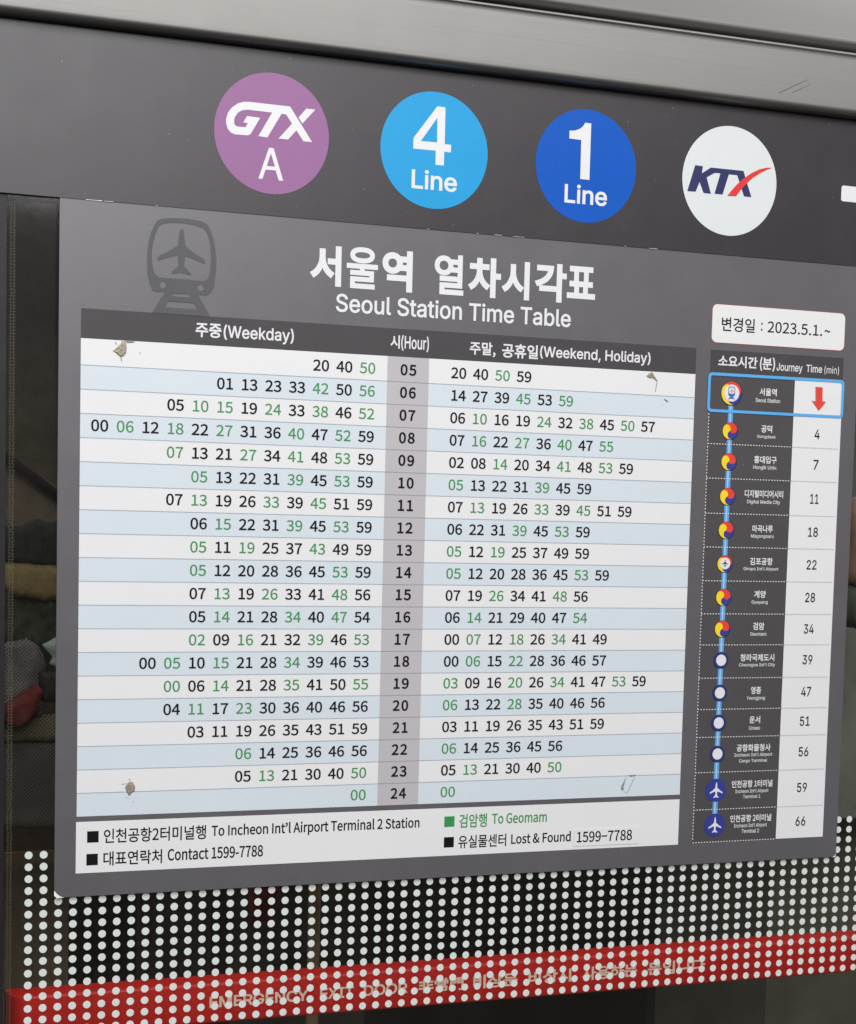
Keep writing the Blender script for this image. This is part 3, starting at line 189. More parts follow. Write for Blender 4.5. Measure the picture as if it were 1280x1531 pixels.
G_I = {
' ':(263,''),
"'":(289,'109,445 -11,267 92,0 -10,-267'),
'(':(382,'125,289 4,80 12,84 19,84 24,81 30,73 33,64 83,0 -34,-76 -29,-80 -23,-80 -18,-80 -11,-77 -3,-73 3,-64 9,-65 16,-67 23,-70 30,-76 37,-81 -83,0 -37,69 -30,70 -24,71 -17,72 -11,71'),
')':(382,'52,-134 38,83 30,76 23,71 15,67 10,64 3,62 -4,73 -11,77 -17,80 -24,80 -29,80 -34,76 83,0 34,-64 29,-73 25,-81 19,-84 12,-84 4,-80 -4,-71 -10,-72 -18,-71 -24,-71 -30,-70 -37,-68'),
',':(263,'53,-167 42,266 97,0 -74,-266'),
'.':(263,'133,-6 -16,2 -15,6 -14,10 -10,14 -7,15 -2,16 2,17 7,15 10,14 14,10 15,6 16,2 17,-2 15,-6 14,-10 10,-14 6,-15 2,-17 -2,-16 -6,-15 -10,-14 -14,-10 -15,-6'),
'0':(634,'317,-10 -38,3 -35,8 -33,14 -29,19 -27,24 -23,29 -19,33 -17,39 -16,58 -10,66 -3,73 3,73 10,65 17,59 16,38 20,34 23,29 27,24 29,19 32,14 35,8 38,3 38,-3 36,-8 32,-14 29,-19 26,-24 24,-29 19,-34 17,-38 16,-59 10,-65 3,-73 -3,-73 -10,-66 -16,-58 -16,-39 -20,-33 -23,-29 -26,-24 -30,-19 -32,-14 -35,-8;317,69 25,2 24,7 21,10 19,15 23,26 18,33 15,39 11,46 6,51 2,58 -2,57 -6,52 -11,46 -15,39 -18,33 -23,26 -19,15 -21,11 -24,6 -25,2 -25,-2 -23,-6 -21,-11 -20,-15 -22,-26 -19,-33 -15,-39 -10,-46 -7,-52 -2,-57 2,-58 7,-51 10,-46 15,-39 19,-33 22,-26 20,-15 21,-10 23,-7'),
'1':(634,'293,628 4,-552 -190,0 0,-76 190,0 89,0 161,0 0,76 -161,0 0,636 -108,0 -158,-115 0,-96'),
'2':(634,'89,0 0,66 239,254 37,40 30,35 23,32 17,30 10,31 3,32 -2,24 -6,22 -9,20 -14,17 -16,14 -19,12 -21,8 -23,5 -25,1 -26,-2 -24,-5 -22,-10 -19,-12 -15,-16 -13,-19 -9,-22 -5,-24 -2,-26 -86,0 3,41 10,37 16,34 21,30 27,25 31,21 36,15 38,9 41,3 41,-3 38,-9 34,-15 31,-20 25,-24 21,-28 16,-31 9,-34 3,-37 -3,-39 -11,-37 -19,-39 -30,-44 -41,-50 -55,-61 -160,-166 0,-6 331,0 0,-79'),
'3':(634,'61,184 6,-38 12,-35 19,-31 25,-26 29,-23 34,-17 37,-13 40,-8 42,-3 46,3 43,9 38,15 34,21 29,25 24,29 17,34 11,37 3,40 -3,39 -11,36 -17,33 -23,30 -29,25 -35,20 -30,11 -33,7 -35,2 -25,-1 212,240 0,67 -423,0 0,-79 305,0 -184,-214 0,-72 63,0 39,-3 35,-6 29,-11 23,-15 20,-17 14,-20 11,-23 6,-24 2,-25 -2,-28 -7,-24 -12,-21 -15,-18 -18,-15 -22,-12 -24,-8 -27,-6 -28,-1 -39,3 -36,10 -21,10 -18,13 -15,16 -12,18 -8,21 -4,23'),
'4':(634,'394,148 0,-148 86,0 0,148 98,0 0,80 -98,0 0,217 -86,0 0,-217 -242,0 283,484 -89,0 -291,-490 0,-74'),
'5':(634,'310,-10 -41,3 -38,9 -35,14 -31,18 -27,23 -22,27 -17,30 -11,33 -4,36 87,0 4,-21 7,-20 11,-17 22,-23 28,-18 32,-11 35,-3 27,2 26,7 24,11 21,15 17,19 15,22 10,25 7,27 2,29 -2,30 -7,27 -11,25 -15,23 -18,19 -21,16 -25,11 -26,7 -29,3 -36,-3 -35,-9 -31,-14 -24,-18 -85,10 40,358 379,0 0,-79 -302,0 -24,-211 4,0 26,19 32,14 35,9 37,3 32,-2 30,-6 28,-10 27,-13 24,-17 21,-20 19,-22 16,-26 12,-27 10,-30 5,-32 2,-34 -3,-44 -10,-41 -18,-37 -23,-33 -28,-29 -33,-23 -37,-17 -41,-10'),
'6':(634,'370,437 -41,3 -29,-3 -26,-7 -23,-12 200,294 -98,0 -161,-235 -35,-54 -26,-47 -19,-41 -13,-38 -8,-36 -2,-34 3,-45 10,-40 16,-38 22,-33 27,-28 32,-22 36,-17 39,-10 43,-4 42,4 39,10 36,16 32,22 27,27 22,33 16,36 10,39 3,43 -3,42 -9,39 -15,35 -20,30 -25,26 -30,20 -34,16;390,352 20,-14 16,-18 14,-21 10,-24 6,-26 2,-29 -2,-28 -6,-26 -10,-24 -14,-21 -16,-18 -20,-15 -22,-11 -24,-7 -27,-2 -27,2 -24,7 -23,11 -20,15 -16,18 -14,21 -10,24 -6,27 -2,29 2,28 6,26 10,23 14,21 16,18 20,14 23,11 24,6 27,2 27,-2 24,-6'),
'7':(634,'136,0 317,628 0,5 -366,0 0,79 460,0 0,-84 -316,-628'),
'8':(634,'317,-10 -46,3 -43,9 -38,14 -34,19 -29,24 -23,28 -18,31 -10,34 -3,37 2,30 6,28 10,26 14,24 17,22 19,18 23,16 24,11 26,6 0,4 -25,8 -23,13 -19,16 -17,20 -18,31 -10,34 -4,36 4,35 9,33 16,30 21,26 26,23 30,18 35,14 37,8 41,3 40,-3 37,-8 35,-14 30,-18 26,-23 21,-26 16,-30 9,-33 3,-35 -3,-36 -11,-34 -17,-31 -17,-20 -19,-16 -22,-13 -24,-8 0,-4 25,-6 24,-11 22,-16 19,-18 17,-22 14,-24 11,-26 6,-28 2,-30 -3,-37 -11,-34 -17,-31 -24,-28 -28,-24 -34,-19 -39,-14 -42,-9;317,69 30,2 27,5 25,8 21,12 18,15 14,17 11,20 6,22 2,24 -2,25 -7,24 -11,21 -15,19 -18,16 -22,13 -24,10 -27,5 -28,2 -29,-2 -27,-5 -24,-10 -22,-13 -18,-16 -15,-19 -12,-21 -6,-24 -2,-25 2,-24 6,-22 10,-20 15,-17 18,-15 21,-12 25,-8 27,-5;317,405 24,2 22,5 21,8 18,12 15,14 13,17 9,19 6,21 2,23 -2,23 -5,20 -9,19 -13,17 -15,13 -18,11 -21,8 -22,5 -25,2 -25,-2 -23,-5 -21,-8 -18,-11 -15,-13 -13,-17 -9,-19 -5,-20 -2,-23 2,-23 5,-21 9,-19 13,-17 15,-14 19,-12 21,-8 22,-5'),
'9':(634,'183,0 98,0 160,236 35,53 27,48 19,41 12,37 8,36 2,35 -3,44 -10,41 -16,37 -22,33 -27,28 -32,23 -36,16 -39,10 -43,4 -42,-4 -39,-9 -35,-17 -32,-22 -27,-27 -22,-32 -17,-36 -10,-40 -3,-43 3,-42 9,-39 15,-35 21,-30 25,-26 30,-20 34,-15 38,-10 41,-3 28,3 26,7 24,12;450,546 6,-27 2,-29 -2,-28 -6,-25 -10,-24 -13,-21 -17,-18 -20,-14 -22,-11 -25,-6 -27,-2 -26,2 -24,6 -22,11 -20,15 -17,18 -13,21 -11,24 -6,26 -2,28 2,28 6,26 11,24 13,22 17,18 20,14 22,11 24,7 26,2 27,-2 25,-7 22,-11 20,-14 17,-19 13,-21'),
'A':(672,'282,712 -259,-712 96,0 70,199 293,0 71,-199 95,0 -261,712;267,423 31,96 36,121 36,-119 32,-98 52,-145 -238,0'),
'C':(714,'374,-10 -45,3 -42,9 -40,13 -37,20 -34,24 -30,30 -26,34 -22,38 -18,43 -13,47 -8,50 -3,55 3,54 8,51 13,46 18,43 22,39 26,34 30,29 34,25 37,20 40,14 42,8 45,3 36,-2 34,-5 32,-9 31,-12 29,-16 27,-18 24,-22 21,-25 19,-27 15,-30 12,-33 8,-35 -90,0 -11,34 -16,30 -20,26 -25,22 -28,17 -31,12 -33,7 -34,2 -42,-4 -39,-11 -36,-18 -25,-18 -22,-22 -19,-26 -16,-30 -17,-45 -10,-51 -3,-57 3,-58 10,-51 17,-45 17,-29 19,-26 22,-22 24,-18 36,-18 39,-11 42,-4 34,3 33,7 31,12 28,17 25,21 20,26 16,30 11,35 90,0 -8,-35 -11,-33 -16,-30 -18,-28 -21,-24 -25,-22 -26,-19 -29,-15 -31,-13 -33,-8 -34,-6'),
'D':(703,'174,632 135,0 40,-2 36,-6 33,-10 29,-15 26,-18 23,-22 19,-25 16,-29 15,-44 10,-49 3,-54 -3,-55 -10,-50 -15,-44 -16,-30 -20,-25 -23,-23 -27,-18 -31,-14 -34,-11 -38,-6 -41,-2 -127,0;636,460 -12,46 -17,42 -22,37 -26,33 -31,28 -34,24 -39,18 -43,14 -46,8 -51,2 -141,0 -44,0 -46,0 0,-712 50,0 40,0 132,0 53,3 48,8 44,13 40,19 36,24 31,28 26,33 23,38 17,42 12,46 8,50 2,54 -2,53'),
'E':(586,'84,0 0,712 437,0 0,-80 -347,0 0,-232 324,0 0,-80 -324,0 0,-240 351,0 0,-80'),
'G':(728,'558,46 28,23 24,27 21,31 17,34 12,37 7,40 2,42 0,78 -273,0 0,-79 185,0 -3,-36 -9,-37 -14,-33 -20,-30 -24,-24 -28,-19 -33,-15 -35,-8 -39,-3 -42,4 -40,11 -36,18 -25,18 -22,22 -19,26 -17,30 -17,44 -10,51 -3,58 3,57 10,51 17,46 16,29 19,26 22,22 24,18 36,19 38,10 41,4 37,-2 33,-8 31,-13 27,-17 23,-22 20,-26 16,-29 13,-33 93,0 -8,34 -12,31 -15,30 -19,27 -21,25 -25,22 -26,19 -30,16 -31,13 -34,9 -35,6 -37,2 -44,-3 -42,-8 -40,-14 -37,-20 -33,-25 -30,-29 -26,-34 -22,-39 -18,-43 -13,-46 -7,-51 -3,-54 3,-54 7,-51 13,-46 18,-43 22,-39 26,-34 30,-29 34,-25 38,-19 40,-14 43,-9 46,-3 42,3 38,6 37,12 34,15'),
'H':(724,'84,0 0,712 90,0 0,-308 375,0 0,308 91,0 0,-712 -91,0 0,325 -375,0 0,-325'),
'I':(421,'43,0 0,80 122,0 0,552 -122,0 0,80 334,0 0,-80 -121,0 0,-552 121,0 0,-80'),
'J':(555,'259,-10 -36,3 -34,6 -30,11 -28,16 -25,20 -22,24 -16,28 -12,31 -7,36 -3,39 0,38 91,0 0,-38 2,-31 6,-27 11,-23 14,-19 18,-15 21,-11 24,-6 26,-2 26,2 23,6 21,11 18,15 15,19 10,23 6,27 2,31 0,508 91,0 0,-508 -3,-39 -7,-36 -11,-31 -17,-28 -21,-24 -25,-20 -28,-16 -31,-11 -33,-6'),
'L':(550,'84,0 0,712 90,0 0,-632 332,0 0,-80'),
'M':(879,'436,117 -17,55 -17,50 -14,40 -176,450 -128,0 0,-712 87,0 0,407 -1,53 -1,60 -1,62 13,-11 22,-66 20,-56 16,-42 162,-407 77,0 160,407 16,43 21,58 22,65 12,5 -2,-62 -1,-58 0,-51 0,-407 89,0 0,712 -128,0 -174,-450 -14,-40 -17,-52 -17,-54 -5,-15'),
'N':(733,'508,211 -28,45 -289,456 -107,0 0,-712 91,0 0,407 -1,52 -3,78 -3,65 39,-69 41,-70 35,-57 259,-406 107,0 0,712 -91,0 0,-439 1,-53 2,-68 -18,-3'),
'O':(747,'374,-10 -45,3 -42,9 -39,13 -37,20 -34,24 -30,30 -27,34 -22,38 -18,43 -13,47 -8,50 -3,55 3,54 8,51 13,46 18,43 22,39 27,34 30,29 34,25 37,20 39,14 42,8 45,3 44,-3 42,-8 40,-14 37,-20 34,-25 30,-29 26,-34 22,-39 18,-43 13,-46 8,-51 2,-54 -2,-55 -8,-50 -13,-47 -18,-43 -22,-38 -26,-34 -30,-30 -34,-24 -37,-20 -40,-13 -42,-9;374,74 41,4 38,10 36,18 25,18 22,22 19,26 17,30 17,45 10,51 3,58 -3,58 -10,51 -17,45 -17,30 -19,26 -22,22 -25,18 -36,18 -38,11 -41,3 -42,-4 -38,-10 -36,-18 -25,-19 -22,-22 -19,-25 -17,-30 -17,-45 -10,-52 -3,-57 3,-58 10,-51 17,-45 17,-30 19,-25 22,-22 25,-18 36,-18 38,-11'),
'R':(629,'483,493 -2,-27 -5,-24 -9,-21 -12,-19 -17,-16 -21,-12 -25,-10 -30,-5 -35,-2 -153,0 0,276 152,0 35,-2 30,-6 26,-10 21,-13 16,-16 13,-19 9,-22 5,-25;499,325 27,25 21,30 14,34 9,38 3,41 -3,41 -9,38 -14,34 -21,31 -27,26 -33,21 -39,16 -45,9 -52,3 -246,0 0,-712 90,0 0,277 156,0 15,1 149,-278 105,0 -160,294 27,10'),
'S':(625,'313,-12 -49,2 -45,9 -40,14 -36,19 -29,24 -25,28 -18,32 -12,36 -5,39 92,0 5,-26 9,-22 13,-20 17,-17 20,-13 23,-11 39,-10 41,-3 31,2 30,5 26,8 24,12 20,15 17,18 13,20 7,22 3,24 -2,21 -7,19 -10,15 -22,20 -29,16 -34,14 -37,11 -86,24 -42,14 -36,16 -32,18 -26,22 -21,24 -15,28 -9,30 -3,34 3,39 11,35 18,32 24,28 29,23 35,19 38,14 42,8 45,3 45,-3 42,-8 38,-14 33,-19 29,-23 23,-27 18,-30 11,-33 4,-36 -89,0 -5,25 -10,23 -15,19 -19,16 -31,17 -36,10 -41,3 -29,-2 -27,-5 -25,-8 -21,-11 -18,-14 -15,-16 -10,-19 -7,-20 -2,-21 3,-23 7,-19 12,-17 25,-20 29,-16 31,-11 29,-9 73,-20 32,-10 34,-12 34,-16 32,-20 19,-17 17,-18 14,-21 11,-25 7,-27 2,-31 -4,-38 -10,-35 -17,-32 -23,-29 -30,-25 -35,-20 -42,-15 -46,-9'),
'T':(628,'44,632 0,80 540,0 0,-80 -225,0 0,-632 -89,0 0,632'),
'U':(724,'362,-11 -40,2 -38,6 -36,10 -32,15 -30,18 -26,21 -22,24 -19,27 -16,30 -10,31 -7,34 -2,35 0,470 90,0 0,-462 3,-33 7,-31 13,-28 17,-25 22,-21 26,-17 30,-13 33,-7 37,-3 38,3 33,7 30,13 26,17 21,21 17,25 13,28 7,31 3,33 0,462 90,0 0,-470 -2,-35 -7,-34 -10,-31 -15,-30 -19,-27 -23,-24 -26,-21 -29,-18 -33,-15 -35,-10 -38,-6'),
'W':(961,'23,712 194,-712 106,0 122,452 13,50 11,51 23,-5 11,-50 12,-46 123,-452 104,0 195,712 -92,0 -113,-438 -17,-70 -17,-73 -17,0 -17,73 -18,70 -114,438 -103,0 -115,-438 -18,-70 -16,-73 -19,0 -15,73 -18,70 -113,438'),
'X':(664,'289,232 26,43 17,32 18,-33 26,-43 33,-50 125,-181 104,0 -253,368 240,344 -102,0 -105,-151 -38,-56 -27,-45 -20,-36 -20,37 -27,45 -37,55 -103,151 -105,0 240,-347 -256,-365 103,0 126,181'),
'Y':(661,'332,371 -21,38 -20,36 -22,37 -141,230 -105,0 262,-420 0,-292 90,0 0,292 262,420 -104,0 -141,-230 -40,-72'),
'a':(545,'224,-12 -33,2 -30,6 -29,11 -25,14 -22,19 -18,22 -14,26 -8,30 -2,33 2,29 6,24 9,21 14,18 16,15 19,12 31,15 35,10 37,7 38,6 77,9 26,5 18,7 8,7 5,9 2,12 0,2 -3,31 -10,25 -9,14 -13,12 -15,10 -28,9 -34,3 -35,-3 -30,-9 -25,-13 -19,-17 -15,-18 -10,-20 -83,25 14,30 18,25 21,21 23,18 26,13 27,11 43,9 42,3 31,-2 33,-5 33,-10 32,-16 20,-15 17,-19 14,-23 11,-27 7,-32 2,-37 0,-352 -84,0 0,73 -6,0 -11,-19 -17,-20 -23,-18 -29,-15 -35,-10;239,64 30,2 27,6 23,10 20,14 17,16 13,18 9,21 6,20 2,22 0,73 -9,-6 -14,-5 -39,-9 -44,-6 -34,-5 -30,-5 -28,-8 -24,-11 -19,-16 -9,-13 -6,-16 -1,-19 1,-17 5,-16 8,-13 16,-16 23,-12 26,-7'),
'b':(594,'321,-11 -30,1 -27,6 -23,9 -27,18 -21,21 -16,20 -12,18 -8,0 0,-82 -83,0 0,712 85,0 0,-265 6,0 27,37 21,20 27,18 23,9 26,5 32,2 32,-2 30,-6 29,-11 26,-14 32,-26 26,-31 22,-38 16,-44 9,-48 3,-54 -3,-53 -9,-49 -16,-44 -22,-38 -26,-32 -31,-26 -27,-14 -28,-11 -31,-6;308,65 31,3 28,9 24,15 21,19 17,24 13,28 10,32 5,34 2,36 -2,36 -5,34 -10,31 -13,27 -17,24 -20,19 -25,14 -27,9 -32,3 -31,-3 -27,-8 -24,-14 -21,-19 -17,-23 -13,-27 -10,-31 -5,-34 -2,-38 2,-38 5,-34 10,-32 14,-28 17,-23 20,-19 24,-14 28,-9'),
'c':(554,'290,-11 -35,2 -33,6 -30,11 -29,15 -25,19 -23,22 -20,26 -17,29 -17,43 -10,48 -3,52 3,53 10,49 17,43 17,30 20,26 23,22 25,19 29,15 30,11 33,6 35,2 38,-2 36,-8 33,-13 30,-17 26,-21 23,-26 18,-30 12,-33 -82,-21 -7,20 -10,18 -14,16 -15,14 -18,11 -21,9 -23,5 -26,2 -33,-3 -29,-9 -25,-16 -21,-20 -17,-24 -13,-28 -10,-32 -5,-33 -2,-35 2,-34 5,-33 10,-31 13,-28 17,-24 21,-20 25,-15 29,-9 33,-3 26,2 24,5 21,9 18,11 16,15 13,17 11,19 7,21 82,-21 -13,-34 -17,-30 -23,-27 -26,-22 -31,-18 -33,-13 -36,-8'),
'd':(594,'273,-11 -32,2 -30,6 -29,11 -26,14 -31,26 -27,32 -22,38 -15,44 -10,49 -3,53 3,54 10,48 16,44 21,38 27,31 32,26 26,14 28,11 31,6 32,2 31,-2 27,-5 22,-9 27,-18 21,-20 16,-20 11,-17 6,0 0,265 86,0 0,-712 -83,0 0,82 -9,0 -11,-18 -16,-20 -21,-21 -28,-18 -22,-9 -27,-6;286,65 31,3 27,9 24,14 21,19 17,23 13,28 10,32 5,34 2,38 -1,38 -6,34 -10,31 -13,27 -17,23 -20,19 -24,14 -28,8 -31,3 -31,-3 -28,-9 -25,-14 -20,-19 -17,-24 -13,-27 -10,-31 -5,-34 -2,-36 2,-36 5,-34 10,-32 13,-28 17,-24 21,-19 24,-15 28,-9'),
'e':(565,'78,119 17,-29 19,-26 23,-22 27,-19 29,-15 32,-11 34,-6 38,-2 35,1 33,6 31,10 27,13 25,17 21,19 18,22 14,24 10,26 -83,21 -12,-25 -16,-21 -21,-17 -24,-11 -27,-7 -31,-2 -31,2 -29,7 -25,12 -23,17 -19,20 -15,26 -12,29 -6,33 -2,26 385,0 0,34 -3,46 -6,41 -11,37 -15,31 -17,28 -21,23 -23,20 -25,15 -27,12 -42,11 -43,3 -35,-2 -32,-7 -31,-11 -28,-15 -25,-19 -23,-23 -19,-26 -17,-29 -16,-44 -10,-48 -3,-53 3,-52 10,-47;229,452 28,8 30,2 30,-2 27,-8 24,-13 19,-17 17,-21 13,-25 9,-28 6,-31 0,-8 -297,0 1,15 6,27 10,26 14,24 18,21 21,17'),
'g':(595,'290,-211 -38,2 -34,5 -31,9 -27,11 -24,14 -21,16 -25,27 -19,30 71,40 13,-17 15,-18 20,-17 26,-15 33,-9 41,-3 30,2 28,6 25,9 22,14 18,18 13,22 7,26 3,31 0,104 -7,0 -12,-18 -16,-20 -20,-19 -28,-17 -22,-9 -27,-5 -31,-1 -41,3 -39,10 -35,17 -32,24 -27,29 -22,36 -16,42 -10,47 -3,53 3,52 10,48 16,43 22,37 27,31 31,26 27,14 28,11 30,6 32,2 31,-2 27,-5 23,-9 27,-18 21,-20 16,-20 12,-18 7,0 0,85 83,0 0,-543 -1,-33 -6,-30 -10,-27 -14,-24 -23,-26 -28,-22 -32,-16 -37,-12 -39,-7;287,83 31,2 27,8 24,12 21,17 16,22 14,25 10,30 5,34 2,37 -2,36 -5,33 -10,30 -13,27 -17,23 -21,18 -24,14 -27,8 -31,3 -32,-3 -27,-9 -25,-14 -21,-19 -17,-23 -13,-27 -10,-30 -5,-32 -2,-35 2,-36 6,-33 9,-29 14,-26 17,-22 21,-18 24,-13 28,-8'),
'h':(574,'213,507 -21,-18 -19,-24 -14,-25 0,272 -85,0 0,-712 85,0 0,317 2,30 6,26 10,23 13,19 16,17 19,12 21,9 23,6 25,2 26,-2 24,-7 21,-11 17,-15 14,-19 10,-22 6,-26 2,-30 0,-329 86,0 0,336 -3,43 -7,38 -13,32 -17,27 -22,23 -25,17 -28,12 -32,8 -35,2 -38,-3 -35,-11'),
'i':(233,'74,0 0,531 85,0 0,-531;117,620 -15,2 -14,5 -13,9 -9,12 -6,13 -2,15 2,15 6,14 9,12 13,9 14,5 15,2 16,-2 14,-5 12,-9 10,-12 6,-14 2,-15 -2,-15 -6,-13 -10,-12 -12,-9 -14,-5'),
'j':(233,'74,531 85,0 0,-573 -2,-31 -5,-28 -10,-25 -13,-22 -17,-18 -21,-15 -25,-10 -29,-7 -32,-2 -19,0 0,79 17,0 22,2 18,7 14,11 9,16 6,20 2,24;117,620 -16,2 -14,5 -12,9 -10,12 -6,13 -2,15 2,15 6,14 10,12 12,9 14,5 16,2 15,-2 14,-5 13,-9 10,-12 5,-14 2,-15 -2,-15 -5,-13 -10,-12 -13,-9 -14,-5'),
'k':(533,'74,712 0,-712 85,0 0,196 57,53 196,-249 109,0 -240,303 223,228 -106,0 -229,-235 -10,0 0,416'),
'l':(265,'195,-3 -29,2 -25,6 -21,9 -17,14 -13,18 -9,20 -6,25 -1,27 0,594 85,0 0,-574 2,-31 7,-20 8,-8 12,-5 17,-1 19,1 14,2 15,-72 -27,-5'),
'm':(854,'740,485 -20,20 -24,16 -26,11 -29,6 -30,3 -27,-2 -26,-5 -25,-9 -23,-12 -20,-15 -18,-18 -15,-20 -12,-23 -6,11 -15,31 -22,26 -19,16 -23,11 -25,6 -28,3 -34,-4 -32,-11 -30,-17 -26,-25 -14,-20 -12,-24 -2,91 -83,0 0,-531 85,0 0,333 2,27 6,24 9,21 13,17 14,15 18,11 28,11 30,4 29,-3 25,-9 21,-16 17,-20 10,-24 3,-27 0,-364 85,0 0,346 4,32 10,28 11,17 14,13 16,12 18,8 21,5 23,2 28,-3 25,-8 23,-14 14,-15 10,-18 6,-23 2,-27 0,-355 86,0 0,357 -3,39 -8,34 -12,30'),
'n':(574,'213,507 -21,-18 -19,-24 -16,-29 -1,95 -82,0 0,-531 85,0 0,317 2,30 6,26 10,23 13,19 16,17 19,12 21,9 23,6 25,2 26,-2 24,-7 21,-11 17,-15 14,-19 10,-22 6,-26 2,-30 0,-329 86,0 0,336 -3,43 -7,38 -13,32 -18,27 -21,23 -25,17 -29,12 -31,8 -35,2 -38,-3 -35,-11'),
'o':(581,'290,-11 -35,2 -33,6 -30,11 -29,15 -25,19 -23,22 -20,26 -17,29 -17,43 -10,48 -3,52 3,53 10,49 17,43 17,30 20,26 23,22 25,19 29,15 30,11 33,6 35,2 36,-2 33,-6 30,-11 29,-15 26,-19 23,-22 19,-26 17,-30 17,-43 10,-49 3,-53 -3,-52 -10,-48 -17,-43 -17,-29 -19,-26 -23,-22 -26,-19 -29,-15 -30,-11 -33,-6;290,65 34,3 29,9 25,15 21,20 18,24 13,28 9,31 6,33 2,34 -2,35 -6,33 -9,31 -13,29 -18,24 -21,20 -25,16 -29,9 -34,3 -33,-3 -29,-9 -25,-16 -21,-20 -17,-24 -13,-28 -10,-32 -5,-33 -2,-35 2,-34 5,-33 10,-31 13,-28 17,-24 21,-20 25,-15 29,-9'),
'p':(594,'74,-200 0,731 83,0 0,-84 8,0 12,17 15,20 21,20 27,18 23,9 26,5 32,2 32,-2 30,-6 29,-11 26,-14 32,-26 26,-31 22,-38 16,-44 9,-48 3,-54 -3,-53 -9,-49 -16,-44 -22,-38 -26,-32 -31,-26 -27,-14 -28,-11 -31,-6 -32,-2 -30,1 -27,6 -22,9 -28,18 -21,21 -16,20 -12,18 -6,0 0,-282;308,65 31,3 28,9 24,15 21,19 17,24 13,28 10,32 5,34 2,36 -2,36 -5,34 -10,31 -13,27 -17,24 -20,19 -25,14 -27,9 -32,3 -31,-3 -27,-8 -24,-14 -21,-19 -17,-23 -13,-27 -10,-31 -5,-34 -2,-38 2,-38 5,-34 10,-32 14,-28 17,-23 20,-19 24,-14 28,-9'),
'r':(363,'74,0 0,531 82,0 0,-82 6,0 12,25 17,22 22,18 26,14 29,8 30,3 23,-1 20,-1 0,-86 -19,3 -32,2 -24,-2 -23,-5 -20,-9 -19,-11 -15,-15 -13,-17 -9,-20 -6,-21 -2,-24 0,-332'),
's':(511,'255,-11 -36,1 -32,6 -30,9 -27,12 -23,16 -20,20 -17,23 -12,26 -8,30 81,17 10,-27 14,-21 19,-17 23,-11 26,-7 31,-2 34,2 30,8 24,13 19,17 11,19 3,21 -2,17 -6,16 -11,13 -16,11 -19,9 -24,7 -88,21 -44,14 -36,17 -28,22 -15,20 -12,21 -6,25 -3,26 3,30 9,27 14,24 19,22 24,18 27,15 31,10 34,7 36,2 35,-2 31,-5 27,-10 25,-12 21,-16 17,-18 15,-21 12,-23 9,-25 -79,-18 -8,19 -12,18 -15,17 -21,13 -25,8 -32,3 -30,-3 -26,-7 -23,-12 -17,-16 -11,-19 -3,-21 2,-18 8,-16 12,-13 17,-12 22,-9 27,-8 81,-19 44,-14 36,-17 28,-22 15,-19 11,-22 6,-24 3,-26 -3,-30 -9,-28 -15,-25 -20,-23 -24,-18 -29,-16 -33,-11 -37,-7'),
't':(318,'259,71 -20,-1 -21,2 -16,5 -12,9 -7,13 -5,17 -2,21 0,321 109,0 0,73 -109,0 0,129 -85,0 0,-129 -82,0 0,-73 82,0 0,-328 2,-30 7,-27 12,-24 17,-19 21,-16 25,-11 28,-7 33,-2 33,2 15,3 14,3 -16,73'),
'u':(574,'255,-7 38,3 35,11 32,17 21,18 19,23 16,29 1,-94 83,0 0,531 -86,0 0,-317 -2,-29 -5,-26 -10,-23 -13,-20 -16,-17 -19,-12 -21,-9 -23,-6 -25,-2 -26,2 -24,7 -21,11 -17,15 -15,19 -10,22 -6,26 -2,30 0,329 -85,0 0,-336 2,-43 8,-37 13,-33 17,-27 22,-23 25,-17 28,-12 32,-8'),
'v':(545,'231,217 -113,314 -94,0 204,-531 89,0 203,531 -93,0 -113,-314 -16,-48 -14,-47 -11,-39 -11,39 -14,47'),
'y':(545,'283,122 -11,-39 -11,38 -13,48 -17,48 -113,314 -94,0 204,-533 -17,-48 -13,-31 -16,-22 -17,-14 -20,-8 -21,-1 -24,4 -14,2 -20,-74 10,-3 14,-3 18,-2 20,-1 35,3 32,10 28,17 24,23 21,31 18,38 234,612 -93,0 -113,-314 -17,-48'),
}

